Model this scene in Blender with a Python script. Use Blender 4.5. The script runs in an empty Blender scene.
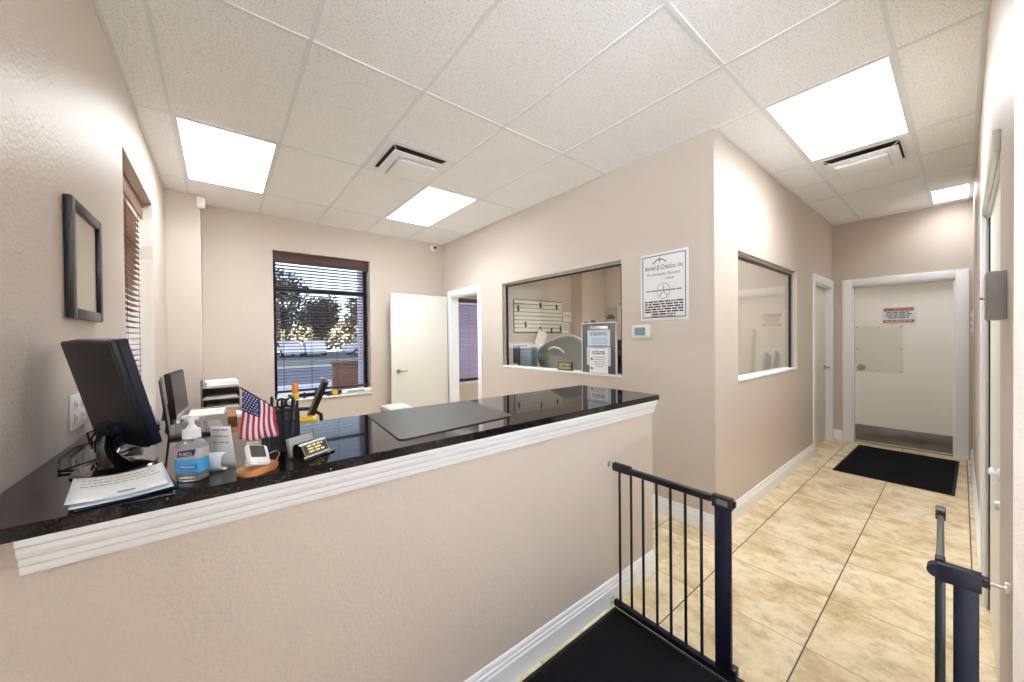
import bpy, bmesh, math, random
from mathutils import Vector, Matrix
random.seed(7)
PI = math.pi
scn = bpy.context.scene
COL = scn.collection

# ------------------------------------------------------------------ materials
def srgb(r, g, b):
    def f(c):
        c /= 255.0
        return c / 12.92 if c <= 0.04045 else ((c + 0.055) / 1.055) ** 2.4
    return (f(r), f(g), f(b), 1.0)

def new_mat(name):
    m = bpy.data.materials.new(name)
    m.use_nodes = True
    nt = m.node_tree
    return m, nt, nt.nodes['Principled BSDF']

def mat(name, col, rough=0.5, metal=0.0, bump=0.0, bscale=200.0, var=0.0, vscale=20.0, spec=0.5, coat=0.0, trans=0.0):
    m, nt, p = new_mat(name)
    p.inputs['Base Color'].default_value = col
    p.inputs['Roughness'].default_value = rough
    p.inputs['Metallic'].default_value = metal
    p.inputs['Specular IOR Level'].default_value = spec
    p.inputs['Coat Weight'].default_value = coat
    p.inputs['Transmission Weight'].default_value = trans
    geo = nt.nodes.new('ShaderNodeNewGeometry')
    if bump > 0:
        n = nt.nodes.new('ShaderNodeTexNoise')
        n.inputs['Scale'].default_value = bscale
        n.inputs['Detail'].default_value = 3
        nt.links.new(geo.outputs['Position'], n.inputs['Vector'])
        b = nt.nodes.new('ShaderNodeBump')
        b.inputs['Strength'].default_value = bump
        b.inputs['Distance'].default_value = 0.003
        nt.links.new(n.outputs['Fac'], b.inputs['Height'])
        nt.links.new(b.outputs['Normal'], p.inputs['Normal'])
    if var > 0:
        n = nt.nodes.new('ShaderNodeTexNoise')
        n.inputs['Scale'].default_value = vscale
        n.inputs['Detail'].default_value = 4
        nt.links.new(geo.outputs['Position'], n.inputs['Vector'])
        mx = nt.nodes.new('ShaderNodeMix'); mx.data_type = 'RGBA'
        mx.inputs[6].default_value = tuple(c * (1 - var) for c in col[:3]) + (1,)
        mx.inputs[7].default_value = tuple(min(1, c * (1 + var)) for c in col[:3]) + (1,)
        nt.links.new(n.outputs['Fac'], mx.inputs[0])
        nt.links.new(mx.outputs[2], p.inputs['Base Color'])
    return m

def emit_mat(name, col, strength):
    m, nt, p = new_mat(name)
    p.inputs['Base Color'].default_value = (0.9, 0.9, 0.9, 1)
    p.inputs['Emission Color'].default_value = col
    p.inputs['Emission Strength'].default_value = strength
    return m

def glass_mat(name, tint=(0.97, 0.985, 0.98, 1), base=0.05, gain=0.85):
    m, nt, p = new_mat(name)
    nt.nodes.remove(p)
    out = nt.nodes['Material Output']
    t = nt.nodes.new('ShaderNodeBsdfTransparent'); t.inputs['Color'].default_value = tint
    g = nt.nodes.new('ShaderNodeBsdfGlossy'); g.inputs['Roughness'].default_value = 0.0
    lw = nt.nodes.new('ShaderNodeLayerWeight')
    pw = nt.nodes.new('ShaderNodeMath'); pw.operation = 'POWER'; pw.inputs[1].default_value = 4.0
    nt.links.new(lw.outputs['Facing'], pw.inputs[0])
    ma = nt.nodes.new('ShaderNodeMath'); ma.operation = 'MULTIPLY_ADD'
    ma.inputs[1].default_value = gain; ma.inputs[2].default_value = base
    nt.links.new(pw.outputs[0], ma.inputs[0])
    mix = nt.nodes.new('ShaderNodeMixShader')
    nt.links.new(ma.outputs[0], mix.inputs[0])
    nt.links.new(t.outputs[0], mix.inputs[1]); nt.links.new(g.outputs[0], mix.inputs[2])
    nt.links.new(mix.outputs[0], out.inputs['Surface'])
    return m

def wall_mat(name, col):
    m, nt, p = new_mat(name)
    p.inputs['Base Color'].default_value = col
    p.inputs['Roughness'].default_value = 0.42
    p.inputs['Specular IOR Level'].default_value = 0.35
    geo = nt.nodes.new('ShaderNodeNewGeometry')
    n = nt.nodes.new('ShaderNodeTexNoise'); n.inputs['Scale'].default_value = 95; n.inputs['Detail'].default_value = 2.5
    nt.links.new(geo.outputs['Position'], n.inputs['Vector'])
    b = nt.nodes.new('ShaderNodeBump'); b.inputs['Strength'].default_value = 0.32; b.inputs['Distance'].default_value = 0.006
    nt.links.new(n.outputs['Fac'], b.inputs['Height']); nt.links.new(b.outputs['Normal'], p.inputs['Normal'])
    return m

def ceiling_mat():
    m, nt, p = new_mat('ceiling_tile')
    p.inputs['Roughness'].default_value = 0.95
    geo = nt.nodes.new('ShaderNodeNewGeometry')
    n = nt.nodes.new('ShaderNodeTexNoise'); n.inputs['Scale'].default_value = 135; n.inputs['Detail'].default_value = 2.0
    n2 = nt.nodes.new('ShaderNodeTexVoronoi'); n2.inputs['Scale'].default_value = 60
    nt.links.new(geo.outputs['Position'], n.inputs['Vector']); nt.links.new(geo.outputs['Position'], n2.inputs['Vector'])
    r = nt.nodes.new('ShaderNodeValToRGB')
    r.color_ramp.elements[0].position = 0.30; r.color_ramp.elements[0].color = (0.64, 0.665, 0.69, 1)
    r.color_ramp.elements[1].position = 0.47; r.color_ramp.elements[1].color = (0.93, 0.955, 0.98, 1)
    nt.links.new(n.outputs['Fac'], r.inputs[0])
    nt.links.new(r.outputs[0], p.inputs['Base Color'])
    b = nt.nodes.new('ShaderNodeBump'); b.inputs['Strength'].default_value = 0.25; b.inputs['Distance'].default_value = 0.004
    nt.links.new(n.outputs['Fac'], b.inputs['Height']); nt.links.new(b.outputs['Normal'], p.inputs['Normal'])
    return m

TILE, TX0, TY0 = 0.497, 2.823, -2.32
def floor_mat():
    m, nt, p = new_mat('floor_tile')
    L = nt.links.new
    geo = nt.nodes.new('ShaderNodeNewGeometry')
    def math_(op, a, b=None, c=None):
        n = nt.nodes.new('ShaderNodeMath'); n.operation = op
        for i, v in enumerate((a, b, c)):
            if v is None: continue
            if isinstance(v, (int, float)): n.inputs[i].default_value = v
            else: L(v, n.inputs[i])
        return n.outputs[0]
    sep = nt.nodes.new('ShaderNodeSeparateXYZ'); L(geo.outputs['Position'], sep.inputs[0])
    u = math_('DIVIDE', math_('SUBTRACT', sep.outputs[0], TX0), TILE)
    v = math_('DIVIDE', math_('SUBTRACT', sep.outputs[1], TY0), TILE)
    du = math_('SUBTRACT', 0.5, math_('ABSOLUTE', math_('SUBTRACT', math_('FRACT', u), 0.5)))
    dv = math_('SUBTRACT', 0.5, math_('ABSOLUTE', math_('SUBTRACT', math_('FRACT', v), 0.5)))
    g1 = math_('LESS_THAN', du, 0.0036)
    g2 = math_('LESS_THAN', dv, 0.0062)
    grout = math_('MAXIMUM', math_('MULTIPLY', g1, 0.8), g2)
    cx = nt.nodes.new('ShaderNodeCombineXYZ'); L(math_('FLOOR', u), cx.inputs[0]); L(math_('FLOOR', v), cx.inputs[1])
    wn = nt.nodes.new('ShaderNodeTexWhiteNoise'); wn.noise_dimensions = '3D'; L(cx.outputs[0], wn.inputs['Vector'])
    off = nt.nodes.new('ShaderNodeVectorMath'); off.operation = 'MULTIPLY_ADD'
    L(wn.outputs['Color'], off.inputs[0]); off.inputs[1].default_value = (9, 9, 9); L(geo.outputs['Position'], off.inputs[2])
    mp = nt.nodes.new('ShaderNodeMapping'); L(off.outputs[0], mp.inputs[0]); mp.inputs['Scale'].default_value = (1.5, 1.2, 1)
    mp.inputs['Rotation'].default_value = (0, 0, 0.25)
    n1 = nt.nodes.new('ShaderNodeTexNoise'); n1.inputs['Scale'].default_value = 2.6; n1.inputs['Detail'].default_value = 8; n1.inputs['Roughness'].default_value = 0.66
    n1.inputs['Distortion'].default_value = 0.3
    L(mp.outputs[0], n1.inputs['Vector'])
    r = nt.nodes.new('ShaderNodeValToRGB')
    e = r.color_ramp.elements
    e[0].position = 0.30; e[0].color = srgb(190, 160, 116)
    e[1].position = 0.72; e[1].color = srgb(240, 228, 204)
    x = e.new(0.50); x.color = srgb(224, 206, 170)
    L(n1.outputs['Fac'], r.inputs[0])
    n2 = nt.nodes.new('ShaderNodeTexNoise'); n2.inputs['Scale'].default_value = 7; n2.inputs['Detail'].default_value = 10; n2.inputs['Roughness'].default_value = 0.76
    L(mp.outputs[0], n2.inputs['Vector'])
    r2 = nt.nodes.new('ShaderNodeValToRGB')
    r2.color_ramp.elements[0].position = 0.37; r2.color_ramp.elements[0].color = (0.66, 0.55, 0.39, 1)
    r2.color_ramp.elements[1].position = 0.52; r2.color_ramp.elements[1].color = (1, 1, 1, 1)
    L(n2.outputs['Fac'], r2.inputs[0])
    mu = nt.nodes.new('ShaderNodeMix'); mu.data_type = 'RGBA'; mu.blend_type = 'MULTIPLY'; mu.inputs[0].default_value = 0.75
    L(r.outputs[0], mu.inputs[6]); L(r2.outputs[0], mu.inputs[7])
    mx = nt.nodes.new('ShaderNodeMix'); mx.data_type = 'RGBA'
    L(grout, mx.inputs[0]); L(mu.outputs[2], mx.inputs[6]); mx.inputs[7].default_value = srgb(92, 74, 56)
    L(mx.outputs[2], p.inputs['Base Color'])
    p.inputs['Roughness'].default_value = 0.38
    b = nt.nodes.new('ShaderNodeBump'); b.inputs['Strength'].default_value = 0.5; b.inputs['Distance'].default_value = 0.002
    L(math_('SUBTRACT', 1.0, grout), b.inputs['Height']); L(b.outputs['Normal'], p.inputs['Normal'])
    return m

def granite_mat():
    m, nt, p = new_mat('black_granite')
    geo = nt.nodes.new('ShaderNodeNewGeometry')
    n = nt.nodes.new('ShaderNodeTexNoise'); n.inputs['Scale'].default_value = 160; n.inputs['Detail'].default_value = 4
    nt.links.new(geo.outputs['Position'], n.inputs['Vector'])
    r = nt.nodes.new('ShaderNodeValToRGB')
    r.color_ramp.elements[0].position = 0.52; r.color_ramp.elements[0].color = (0.004, 0.004, 0.005, 1)
    r.color_ramp.elements[1].position = 0.72; r.color_ramp.elements[1].color = (0.05, 0.048, 0.05, 1)
    nt.links.new(n.outputs['Fac'], r.inputs[0]); nt.links.new(r.outputs[0], p.inputs['Base Color'])
    p.inputs['Roughness'].default_value = 0.045
    p.inputs['Specular IOR Level'].default_value = 0.45
    return m

def wood_mat(name, c1, c2, scale=6.0, rough=0.4):
    m, nt, p = new_mat(name)
    geo = nt.nodes.new('ShaderNodeNewGeometry')
    mp = nt.nodes.new('ShaderNodeMapping'); mp.inputs['Scale'].default_value = (1.0, 6.0, 6.0)
    nt.links.new(geo.outputs['Position'], mp.inputs[0])
    n = nt.nodes.new('ShaderNodeTexNoise'); n.inputs['Scale'].default_value = scale; n.inputs['Detail'].default_value = 5; n.inputs['Distortion'].default_value = 0.8
    nt.links.new(mp.outputs[0], n.inputs['Vector'])
    r = nt.nodes.new('ShaderNodeValToRGB')
    r.color_ramp.elements[0].position = 0.35; r.color_ramp.elements[0].color = c1
    r.color_ramp.elements[1].position = 0.65; r.color_ramp.elements[1].color = c2
    nt.links.new(n.outputs['Fac'], r.inputs[0]); nt.links.new(r.outputs[0], p.inputs['Base Color'])
    p.inputs['Roughness'].default_value = rough
    return m

M = {}
M['wall'] = wall_mat('beige_wall_paint', (0.605, 0.523, 0.458, 1))
M['white'] = mat('white_trim_paint', (0.87, 0.885, 0.90, 1), 0.35)
M['doorwhite'] = mat('white_door_paint', srgb(226, 223, 214), 0.4)
M['doorcream'] = mat('cream_door_paint', (0.92, 0.895, 0.85, 1), 0.45)
M['ceil'] = ceiling_mat()
M['grid'] = mat('ceiling_grid_metal', (0.78, 0.815, 0.85, 1), 0.5)
M['floor'] = floor_mat()
M['granite'] = granite_mat()
M['lamp'] = emit_mat('lamp_diffuser', (0.93, 0.975, 1.0, 1), 2.2)
M['ventwhite'] = mat('vent_white_enamel', (0.86, 0.89, 0.92, 1), 0.4)
M['ductdark'] = mat('dark_duct', srgb(38, 38, 38), 0.8)  # shade of the vent opening put into the colour
M['glass'] = glass_mat('window_glass')
M['glassin'] = glass_mat('interior_window_glass', (0.975, 0.98, 0.97, 1), 0.035, 0.8)
M['acrylic'] = glass_mat('clear_acrylic', (0.985, 0.985, 0.97, 1), 0.025, 0.3)
M['winframe'] = mat('dark_window_frame', srgb(24, 22, 24), 0.4)
M['blind'] = wood_mat('brown_blind_wood', srgb(62, 36, 28), srgb(84, 50, 40), 8, 0.45)
M['blindlight'] = wood_mat('tan_blind_wood', srgb(96, 66, 46), srgb(126, 92, 66), 8, 0.5)
M['cord'] = mat('blind_cord', srgb(60, 44, 36), 0.8)
M['lilac'] = mat('lilac_blind_vinyl', (0.46, 0.38, 0.52, 1), 0.5)  # daylight tint of the slats put into their colour
M['blackgate'] = mat('black_gate_enamel', srgb(16, 17, 24), 0.42)
M['gatepost'] = mat('navy_black_gate_enamel', (0.0035, 0.0055, 0.018, 1), 0.5, spec=0.35)
M['blackplastic'] = mat('black_plastic', srgb(18, 18, 18), 0.4, bump=0.05, bscale=600)
M['gloss'] = mat('glossy_black_plastic', srgb(9, 9, 10), 0.06, spec=0.7)
M['greyplastic'] = mat('grey_plastic', srgb(96, 94, 92), 0.45)
M['midgrey'] = mat('mid_grey_metal', srgb(168, 168, 174), 0.5, 0.0)
M['lightgrey'] = mat('light_grey_metal', srgb(178, 177, 174), 0.45, 0.2)
M['chrome'] = mat('chrome', (0.78, 0.78, 0.8, 1), 0.18, 1.0)
M['satin'] = mat('satin_nickel', (0.42, 0.41, 0.40, 1), 0.3, 1.0)
M['steel'] = mat('brushed_steel', (0.30, 0.30, 0.30, 1), 0.34, 1.0, var=0.35, vscale=6)
M['gold'] = mat('gold_ink', srgb(240, 218, 140), 0.4, 0.0)
M['goldwire'] = mat('gold_wire', srgb(196, 168, 110), 0.3, 0.9)
M['mat'] = mat('black_carpet_mat', srgb(24, 24, 26), 0.95, bump=0.8, bscale=900, var=0.25, vscale=9, spec=0.1)
M['matedge'] = mat('black_rubber_edge', srgb(14, 14, 15), 0.7)
M['deskmat'] = mat('dark_grey_desk_mat', srgb(52, 53, 54), 0.36, bump=0.15, bscale=700)
M['paper'] = mat('white_paper', srgb(238, 238, 238), 0.8)
M['paperblue'] = mat('bluish_paper', srgb(200, 214, 226), 0.8)
M['papertan'] = mat('tan_paper', srgb(206, 192, 166), 0.8)
M['navy'] = mat('navy_plastic', srgb(20, 23, 48), 0.4)
M['screen'] = mat('dark_grey_screen', srgb(58, 60, 60), 0.35)
M['lcd'] = mat('lcd_grey_blue', srgb(112, 134, 146), 0.3)
M['offwhite'] = mat('offwhite_plastic', srgb(236, 232, 222), 0.4)
M['creamplastic'] = mat('cream_plastic', srgb(222, 218, 194), 0.45)
M['keys'] = mat('dark_keys', srgb(58, 60, 62), 0.5)
M['ink'] = mat('black_ink', srgb(46, 46, 52), 0.7)
M['greyink'] = mat('grey_ink', srgb(128, 128, 134), 0.8)
M['red'] = mat('red_ink', srgb(172, 44, 46), 0.6)
M['blueink'] = mat('blue_ink', srgb(86, 120, 170), 0.7)
M['purple'] = mat('deep_purple_label', srgb(44, 38, 96), 0.5)
M['labelblue'] = mat('bright_blue_label', srgb(26, 120, 196), 0.5)
M['gel'] = mat('clear_gel_bottle', (0.90, 0.95, 0.98, 1), 0.08, trans=0.8)
M['bluegel'] = mat('blue_gel', srgb(74, 170, 232), 0.2, trans=0.15)
M['pump'] = mat('white_pump_plastic', srgb(240, 240, 242), 0.35)
M['dishwood'] = wood_mat('honey_wood', srgb(168, 100, 50), srgb(200, 134, 76), 14, 0.35)
M['deskwood'] = wood_mat('brown_desk_wood', srgb(96, 62, 40), srgb(128, 88, 58), 5, 0.45)
M['cardboard'] = mat('brown_cardboard', srgb(132, 92, 64), 0.9)
M['yellow'] = mat('yellow_plastic', srgb(222, 188, 30), 0.45)
M['orange'] = mat('orange_plastic', srgb(236, 142, 62), 0.45)
M['green'] = mat('green_plastic', srgb(52, 112, 84), 0.5)
M['chairfab'] = mat('dark_brown_chair_fabric', srgb(62, 54, 46), 0.8, bump=0.3, bscale=500)
M['greymesh'] = mat('grey_chair_mesh', srgb(146, 148, 142), 0.55, bump=0.2, bscale=500)
M['slatwhite'] = mat('white_slat_panel', srgb(232, 230, 224), 0.45)
M['frame'] = mat('charcoal_frame', srgb(38, 38, 42), 0.3)
M['artmat'] = mat('framed_picture_print', srgb(196, 172, 136), 0.35, var=0.18, vscale=9)
M['flagred'] = mat('flag_red', srgb(178, 34, 62), 0.8)
M['flagwhite'] = mat('flag_white', srgb(236, 230, 234), 0.8)
M['flagblue'] = mat('flag_blue', srgb(40, 46, 104), 0.8)
M['mesh'] = mat('dark_blue_black_mesh', srgb(22, 24, 36), 0.5)
M['asphalt'] = mat('asphalt', (0.14, 0.15, 0.18, 1), 0.9, var=0.15, vscale=1.5)
M['concrete'] = mat('pale_concrete', (0.55, 0.57, 0.62, 1), 0.9, var=0.1, vscale=2)
M['forecourt'] = mat('bright_concrete_paving', (0.68, 0.73, 0.80, 1), 0.9, var=0.05, vscale=2)  # added reflector paving, bluish to cool the light it bounces
M['grass'] = mat('grass', (0.20, 0.21, 0.10, 1), 0.95, var=0.3, vscale=8)
M['bark'] = mat('tree_bark', srgb(70, 58, 50), 0.95)
M['leafdark'] = mat('dark_leaves', (0.04, 0.046, 0.042, 1), 0.9, var=0.35, vscale=1.2)
M['leafyellow'] = mat('yellow_green_leaves', (0.11, 0.085, 0.035, 1), 0.9, var=0.3, vscale=1.2)
M['carwhite'] = mat('white_car_paint', (0.80, 0.81, 0.84, 1), 0.25, coat=0.6)
M['carglass'] = mat('dark_car_glass', srgb(38, 44, 50), 0.1)
M['tyre'] = mat('tyre_rubber', srgb(26, 26, 26), 0.8)
M['stucco'] = mat('lilac_white_stucco', (0.40, 0.355, 0.45, 1), 0.9, bump=0.3, bscale=80)
M['brick'] = mat('brown_brick', (0.24, 0.125, 0.08, 1), 0.9, var=0.2, vscale=14)

# ------------------------------------------------------------------ mesh builder
class B:
    def __init__(s):
        s.bm = bmesh.new(); s.T = Matrix.Identity(4); s.mi = 0
    def _add(s, vs, fs):
        bv = [s.bm.verts.new(s.T @ Vector(v)) for v in vs]
        out = []
        for f in fs:
            try:
                nf = s.bm.faces.new([bv[i] for i in f]); nf.material_index = s.mi; out.append(nf)
            except ValueError: pass
        return bv, out
    def box(s, x0, x1, y0, y1, z0, z1, bev=0.0, seg=2):
        x0, x1 = min(x0, x1), max(x0, x1); y0, y1 = min(y0, y1), max(y0, y1); z0, z1 = min(z0, z1), max(z0, z1)
        vs = [(x0,y0,z0),(x1,y0,z0),(x1,y1,z0),(x0,y1,z0),(x0,y0,z1),(x1,y0,z1),(x1,y1,z1),(x0,y1,z1)]
        fs = [(0,3,2,1),(4,5,6,7),(0,1,5,4),(1,2,6,5),(2,3,7,6),(3,0,4,7)]
        bv, bf = s._add(vs, fs)
        if bev > 0:
            es = list({e for f in bf for e in f.edges})
            r = bmesh.ops.bevel(s.bm, geom=es, offset=bev, segments=seg, affect='EDGES', profile=0.5)
            for f in r['faces']: f.material_index = s.mi
        return s
    def cyl(s, p0, p1, r0, r1=None, n=20, cap=True):
        r1 = r0 if r1 is None else r1
        p0, p1 = Vector(p0), Vector(p1); d = (p1 - p0).normalized()
        a = d.orthogonal().normalized(); b = d.cross(a)
        vs = []
        for p, r in ((p0, r0), (p1, r1)):
            for i in range(n):
                t = 2 * PI * i / n
                vs.append(p + a * (r * math.cos(t)) + b * (r * math.sin(t)))
        fs = [(i, (i+1) % n, n + (i+1) % n, n + i) for i in range(n)]
        if cap: fs += [tuple(range(n-1, -1, -1)), tuple(range(n, 2*n))]
        s._add(vs, fs); return s
    def tube(s, pts, r, n=8, closed=False):
        pts = [Vector(p) for p in pts]
        N = len(pts); rings = []
        up = None
        for i, p in enumerate(pts):
            if closed: d = (pts[(i+1) % N] - pts[i-1]).normalized()
            else: d = (pts[min(i+1, N-1)] - pts[max(i-1, 0)]).normalized()
            if up is None or abs(d.dot(up)) > 0.98: up = d.orthogonal().normalized()
            a = (up - d * up.dot(d)).normalized(); up = a; b = d.cross(a)
            rr = r[i] if isinstance(r, (list, tuple)) else r
            rings.append([p + a * (rr * math.cos(2*PI*k/n)) + b * (rr * math.sin(2*PI*k/n)) for k in range(n)])
        vs = [v for ring in rings for v in ring]
        fs = []
        for i in range(N if closed else N - 1):
            j = (i + 1) % N
            fs += [(i*n + k, i*n + (k+1) % n, j*n + (k+1) % n, j*n + k) for k in range(n)]
        if not closed: fs += [tuple(range(n-1, -1, -1)), tuple((N-1)*n + k for k in range(n))]
        s._add(vs, fs); return s
    def lathe(s, prof, o, n=28, sx=1.0, sy=1.0):
        o = Vector(o); vs = []
        for r, z in prof:
            for k in range(n):
                t = 2*PI*k/n
                vs.append(o + Vector((sx*r*math.cos(t), sy*r*math.sin(t), z)))
        fs = []
        for i in range(len(prof) - 1):
            fs += [(i*n+k, i*n+(k+1) % n, (i+1)*n+(k+1) % n, (i+1)*n+k) for k in range(n)]
        fs += [tuple(range(n-1, -1, -1)), tuple((len(prof)-1)*n + k for k in range(n))]
        s._add(vs, fs); return s
    def prism(s, poly, o, ex, ey, ez, depth, bev=0.0):
        """polygon poly (2d) in the plane o + a*ex + b*ey, extruded depth along ez"""
        o, ex, ey, ez = Vector(o), Vector(ex), Vector(ey), Vector(ez)
        n = len(poly)
        vs = [o + ex*a + ey*b for a, b in poly] + [o + ex*a + ey*b + ez*depth for a, b in poly]
        fs = [tuple(range(n-1, -1, -1)), tuple(range(n, 2*n))] + [(i, (i+1) % n, n+(i+1) % n, n+i) for i in range(n)]
        bv, bf = s._add(vs, fs)
        if bev > 0:
            es = [e for f in bf[:2] for e in f.edges]
            r = bmesh.ops.bevel(s.bm, geom=list(set(es)), offset=bev, segments=2, affect='EDGES')
            for f in r['faces']: f.material_index = s.mi
        return s
    def sphere(s, c, r, n=16, sx=1, sy=1, sz=1):
        m = s.T @ Matrix.Translation(Vector(c)) @ Matrix.Diagonal((r*sx, r*sy, r*sz, 1))
        q = bmesh.ops.create_uvsphere(s.bm, u_segments=n, v_segments=max(6, n//2), radius=1, matrix=m)
        for v in q['verts']:
            for f in v.link_faces: f.material_index = s.mi
        return s
    def grid(s, fn, nu, nv, mats=None):
        vs = [fn(i/nu, j/nv) for j in range(nv+1) for i in range(nu+1)]
        bv = [s.bm.verts.new(s.T @ Vector(v)) for v in vs]
        for j in range(nv):
            for i in range(nu):
                a = j*(nu+1)+i
                f = s.bm.faces.new((bv[a], bv[a+1], bv[a+nu+2], bv[a+nu+1]))
                f.material_index = mats(i, j) if mats else s.mi
        return s
    def done(s, name, m, parent=None, smooth=35):
        bmesh.ops.recalc_face_normals(s.bm, faces=s.bm.faces)
        me = bpy.data.meshes.new(name)
        s.bm.to_mesh(me); s.bm.free()
        for mm in (m if isinstance(m, (list, tuple)) else [m]):
            me.materials.append(M[mm] if isinstance(mm, str) else mm)
        if parent is not None:
            me.transform(world_of(parent).inverted())
        me.polygons.foreach_set('use_smooth', [True]*len(me.polygons))
        me.set_sharp_from_angle(angle=math.radians(smooth))
        o = bpy.data.objects.new(name, me); COL.objects.link(o)
        if parent is not None: o.parent = parent
        return o

def world_of(o):
    m = o.matrix_basis.copy()
    while o.parent:
        o = o.parent; m = o.matrix_basis @ m
    return m

def thing(name, label, cat, loc=(0, 0, 0), rotz=0.0, group=None):
    o = bpy.data.objects.new(name, None); COL.objects.link(o)
    o.empty_display_size = 0.05
    o.location = loc; o.rotation_euler = (0, 0, rotz)
    o.matrix_basis = Matrix.Translation(loc) @ Matrix.Rotation(rotz, 4, 'Z')
    o['label'] = label; o['category'] = cat; o['kind'] = 'thing'
    if group: o['group'] = group
    return o
def tag(o, label, cat, group=None, kind='thing'):
    o['label'] = label; o['category'] = cat; o['kind'] = kind
    if group: o['group'] = group
    return o
def struct(o, label=None, cat=None):
    o['kind'] = 'structure'
    if label: o['label'] = label
    if cat: o['category'] = cat
    return o
def dup(root, name, loc, rotz=0.0, label=None, scale=1.0):
    r = root.copy(); COL.objects.link(r); r.name = name
    r.matrix_basis = Matrix.Translation(loc) @ Matrix.Rotation(rotz, 4, 'Z') @ Matrix.Diagonal((scale, scale, scale, 1))
    if label: r['label'] = label
    for ch in list(root.children):
        c = ch.copy(); COL.objects.link(c); c.parent = r
        for g in list(ch.children):
            d = g.copy(); COL.objects.link(d); d.parent = c
    return r

def text(name, s, m, parent, o, ex, ey, h, w=None, center=True, shear=0.0, d=0.0006):
    cu = bpy.data.curves.new(name, 'FONT'); cu.body = s; cu.size = 1.0; cu.shear = shear; cu.resolution_u = 3
    t = bpy.data.objects.new(name, cu); COL.objects.link(t)
    bpy.context.view_layer.update()
    dg = bpy.context.evaluated_depsgraph_get()
    me = bpy.data.meshes.new_from_object(t.evaluated_get(dg))
    bpy.data.objects.remove(t); bpy.data.curves.remove(cu)
    xs = [v.co.x for v in me.vertices]; ys = [v.co.y for v in me.vertices]
    x0, x1, y0, y1 = min(xs), max(xs), min(ys), max(ys)
    k = h / (y1 - y0); kx = k if w is None else w / (x1 - x0)
    ex, ey = Vector(ex), Vector(ey); ez = ex.cross(ey); o = Vector(o)
    inv = world_of(parent).inverted() if parent else Matrix.Identity(4)
    sh = (x0 + x1) / 2 if center else x0
    for v in me.vertices:
        p = o + ex * ((v.co.x - sh) * kx) + ey * ((v.co.y - y0) * k) + ez * d
        v.co = inv @ p
    me.materials.clear(); me.materials.append(M[m])
    ob = bpy.data.objects.new(name, me); COL.objects.link(ob); ob.parent = parent
    return ob

def print_lines(name, m, parent, o, ex, ey, w, rows, pitch, h, seed=1, justify=1.0, d=0.0006):
    """rows of small printed words: unreadable body text"""
    rnd = random.Random(seed); b = B(); ex, ey = Vector(ex), Vector(ey); ez = ex.cross(ey); o = Vector(o)
    for r in range(rows):
        ww = w * (justify if r == rows - 1 else 1.0); x = (w - ww) / 2; end = x + ww
        while x < end - h:
            l = min(rnd.uniform(1.2, 5.5) * h, end - x)
            q = o + ex * x - ey * (r * pitch) + ez * d
            b._add([q, q + ex*l, q + ex*l + ey*h, q + ey*h], [(0, 1, 2, 3)])
            x += l + h * 0.7
    return b.done(name, m, parent)

# ------------------------------------------------------------------ setting
T = 0.6096
CZ = 2.954
XL, XR, YB, YH, XE, YC = -0.183, 3.03, 1.953, -2.15, 6.85, -3.354
XO, YO = 1.78, -5.4          # lobby side wall plane, lobby rear wall

def wall_y(name, y0, y1, u0, u1, z0, z1, holes=(), m='wall'):
    """wall whose plane is normal to Y"""
    b = B(); _cells(lambda a, c, e, f: b.box(a, c, y0, y1, e, f), u0, u1, z0, z1, holes)
    return struct(b.done(name, m))
def wall_x(name, x0, x1, u0, u1, z0, z1, holes=(), m='wall'):
    b = B(); _cells(lambda a, c, e, f: b.box(x0, x1, a, c, e, f), u0, u1, z0, z1, holes)
    return struct(b.done(name, m))
def _cells(add, u0, u1, z0, z1, holes):
    us = sorted({u0, u1} | {h[0] for h in holes} | {h[1] for h in holes})
    for a, c in zip(us, us[1:]):
        hs = sorted([h for h in holes if h[0] <= a + 1e-6 and h[1] >= c - 1e-6], key=lambda h: h[2])
        z = z0
        for h in hs:
            if h[2] > z + 1e-6: add(a, c, z, h[2])
            z = h[3]
        if z < z1 - 1e-6: add(a, c, z, z1)

struct(B().box(-0.5, 7.1, YO - 0.15, 2.25, -0.12, 0.0).done('floor', 'floor'))
struct(B().box(-0.5, 7.1, YO - 0.15, 2.25, CZ, CZ + 0.1).done('ceiling', 'ceil'))

W1 = (0.735, 1.88, 0.70, 2.545)      # back window
W2 = (-0.31, 0.82, 0.75, 2.555)      # left window
W3 = (3.18, 4.16, 0.70, 2.12)        # office exterior window
W4 = (-1.37, 0.39, 1.088, 2.135)     # interior window, reception
W5 = (3.47, 5.13, 1.08, 2.132)       # interior window, hall
D1 = (0.94, 1.70, 0.0, 2.095)
D2 = (5.87, 6.74, 0.0, 2.09)
D3 = (-3.232, -2.352, 0.0, 2.085)
D4 = (2.27, 3.35, 0.0, 2.06)
LV = (-5.3, -3.7, 0.08, 2.7)  # added unseen opening in the left lobby wall, lets in bounced daylight
wall_x('wall_left', -0.45, XL, YO, YB, 0, CZ, [W2, LV])
wall_y('wall_back', YB, 2.2, -0.45, 7.1, 0, CZ, [W1, W3])
struct(B().box(XL, 0.085, 1.656, YB, 0, CZ).done('wall_pilaster', 'wall'))
wall_x('wall_right', XR, XR + 0.12, YH, YB, 0, CZ, [D1, W4])
wall_y('wall_hall', YH, YH + 0.12, XR + 0.12, XE, 0, CZ, [W5, D2])
wall_x('wall_end', XE, XE + 0.15, YC, YB, 0, CZ, [D3])
wall_y('wall_corridor', YC - 0.13, YC, XO + 0.12, XE + 0.15, 0, CZ, [D4])
wall_x('wall_lobby', XO, XO + 0.12, YO, YC, 0, CZ)
LW = (-0.1, 1.7, 1.5, 2.8)  # added unseen opening behind the camera, brings daylight to the ceiling
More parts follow.
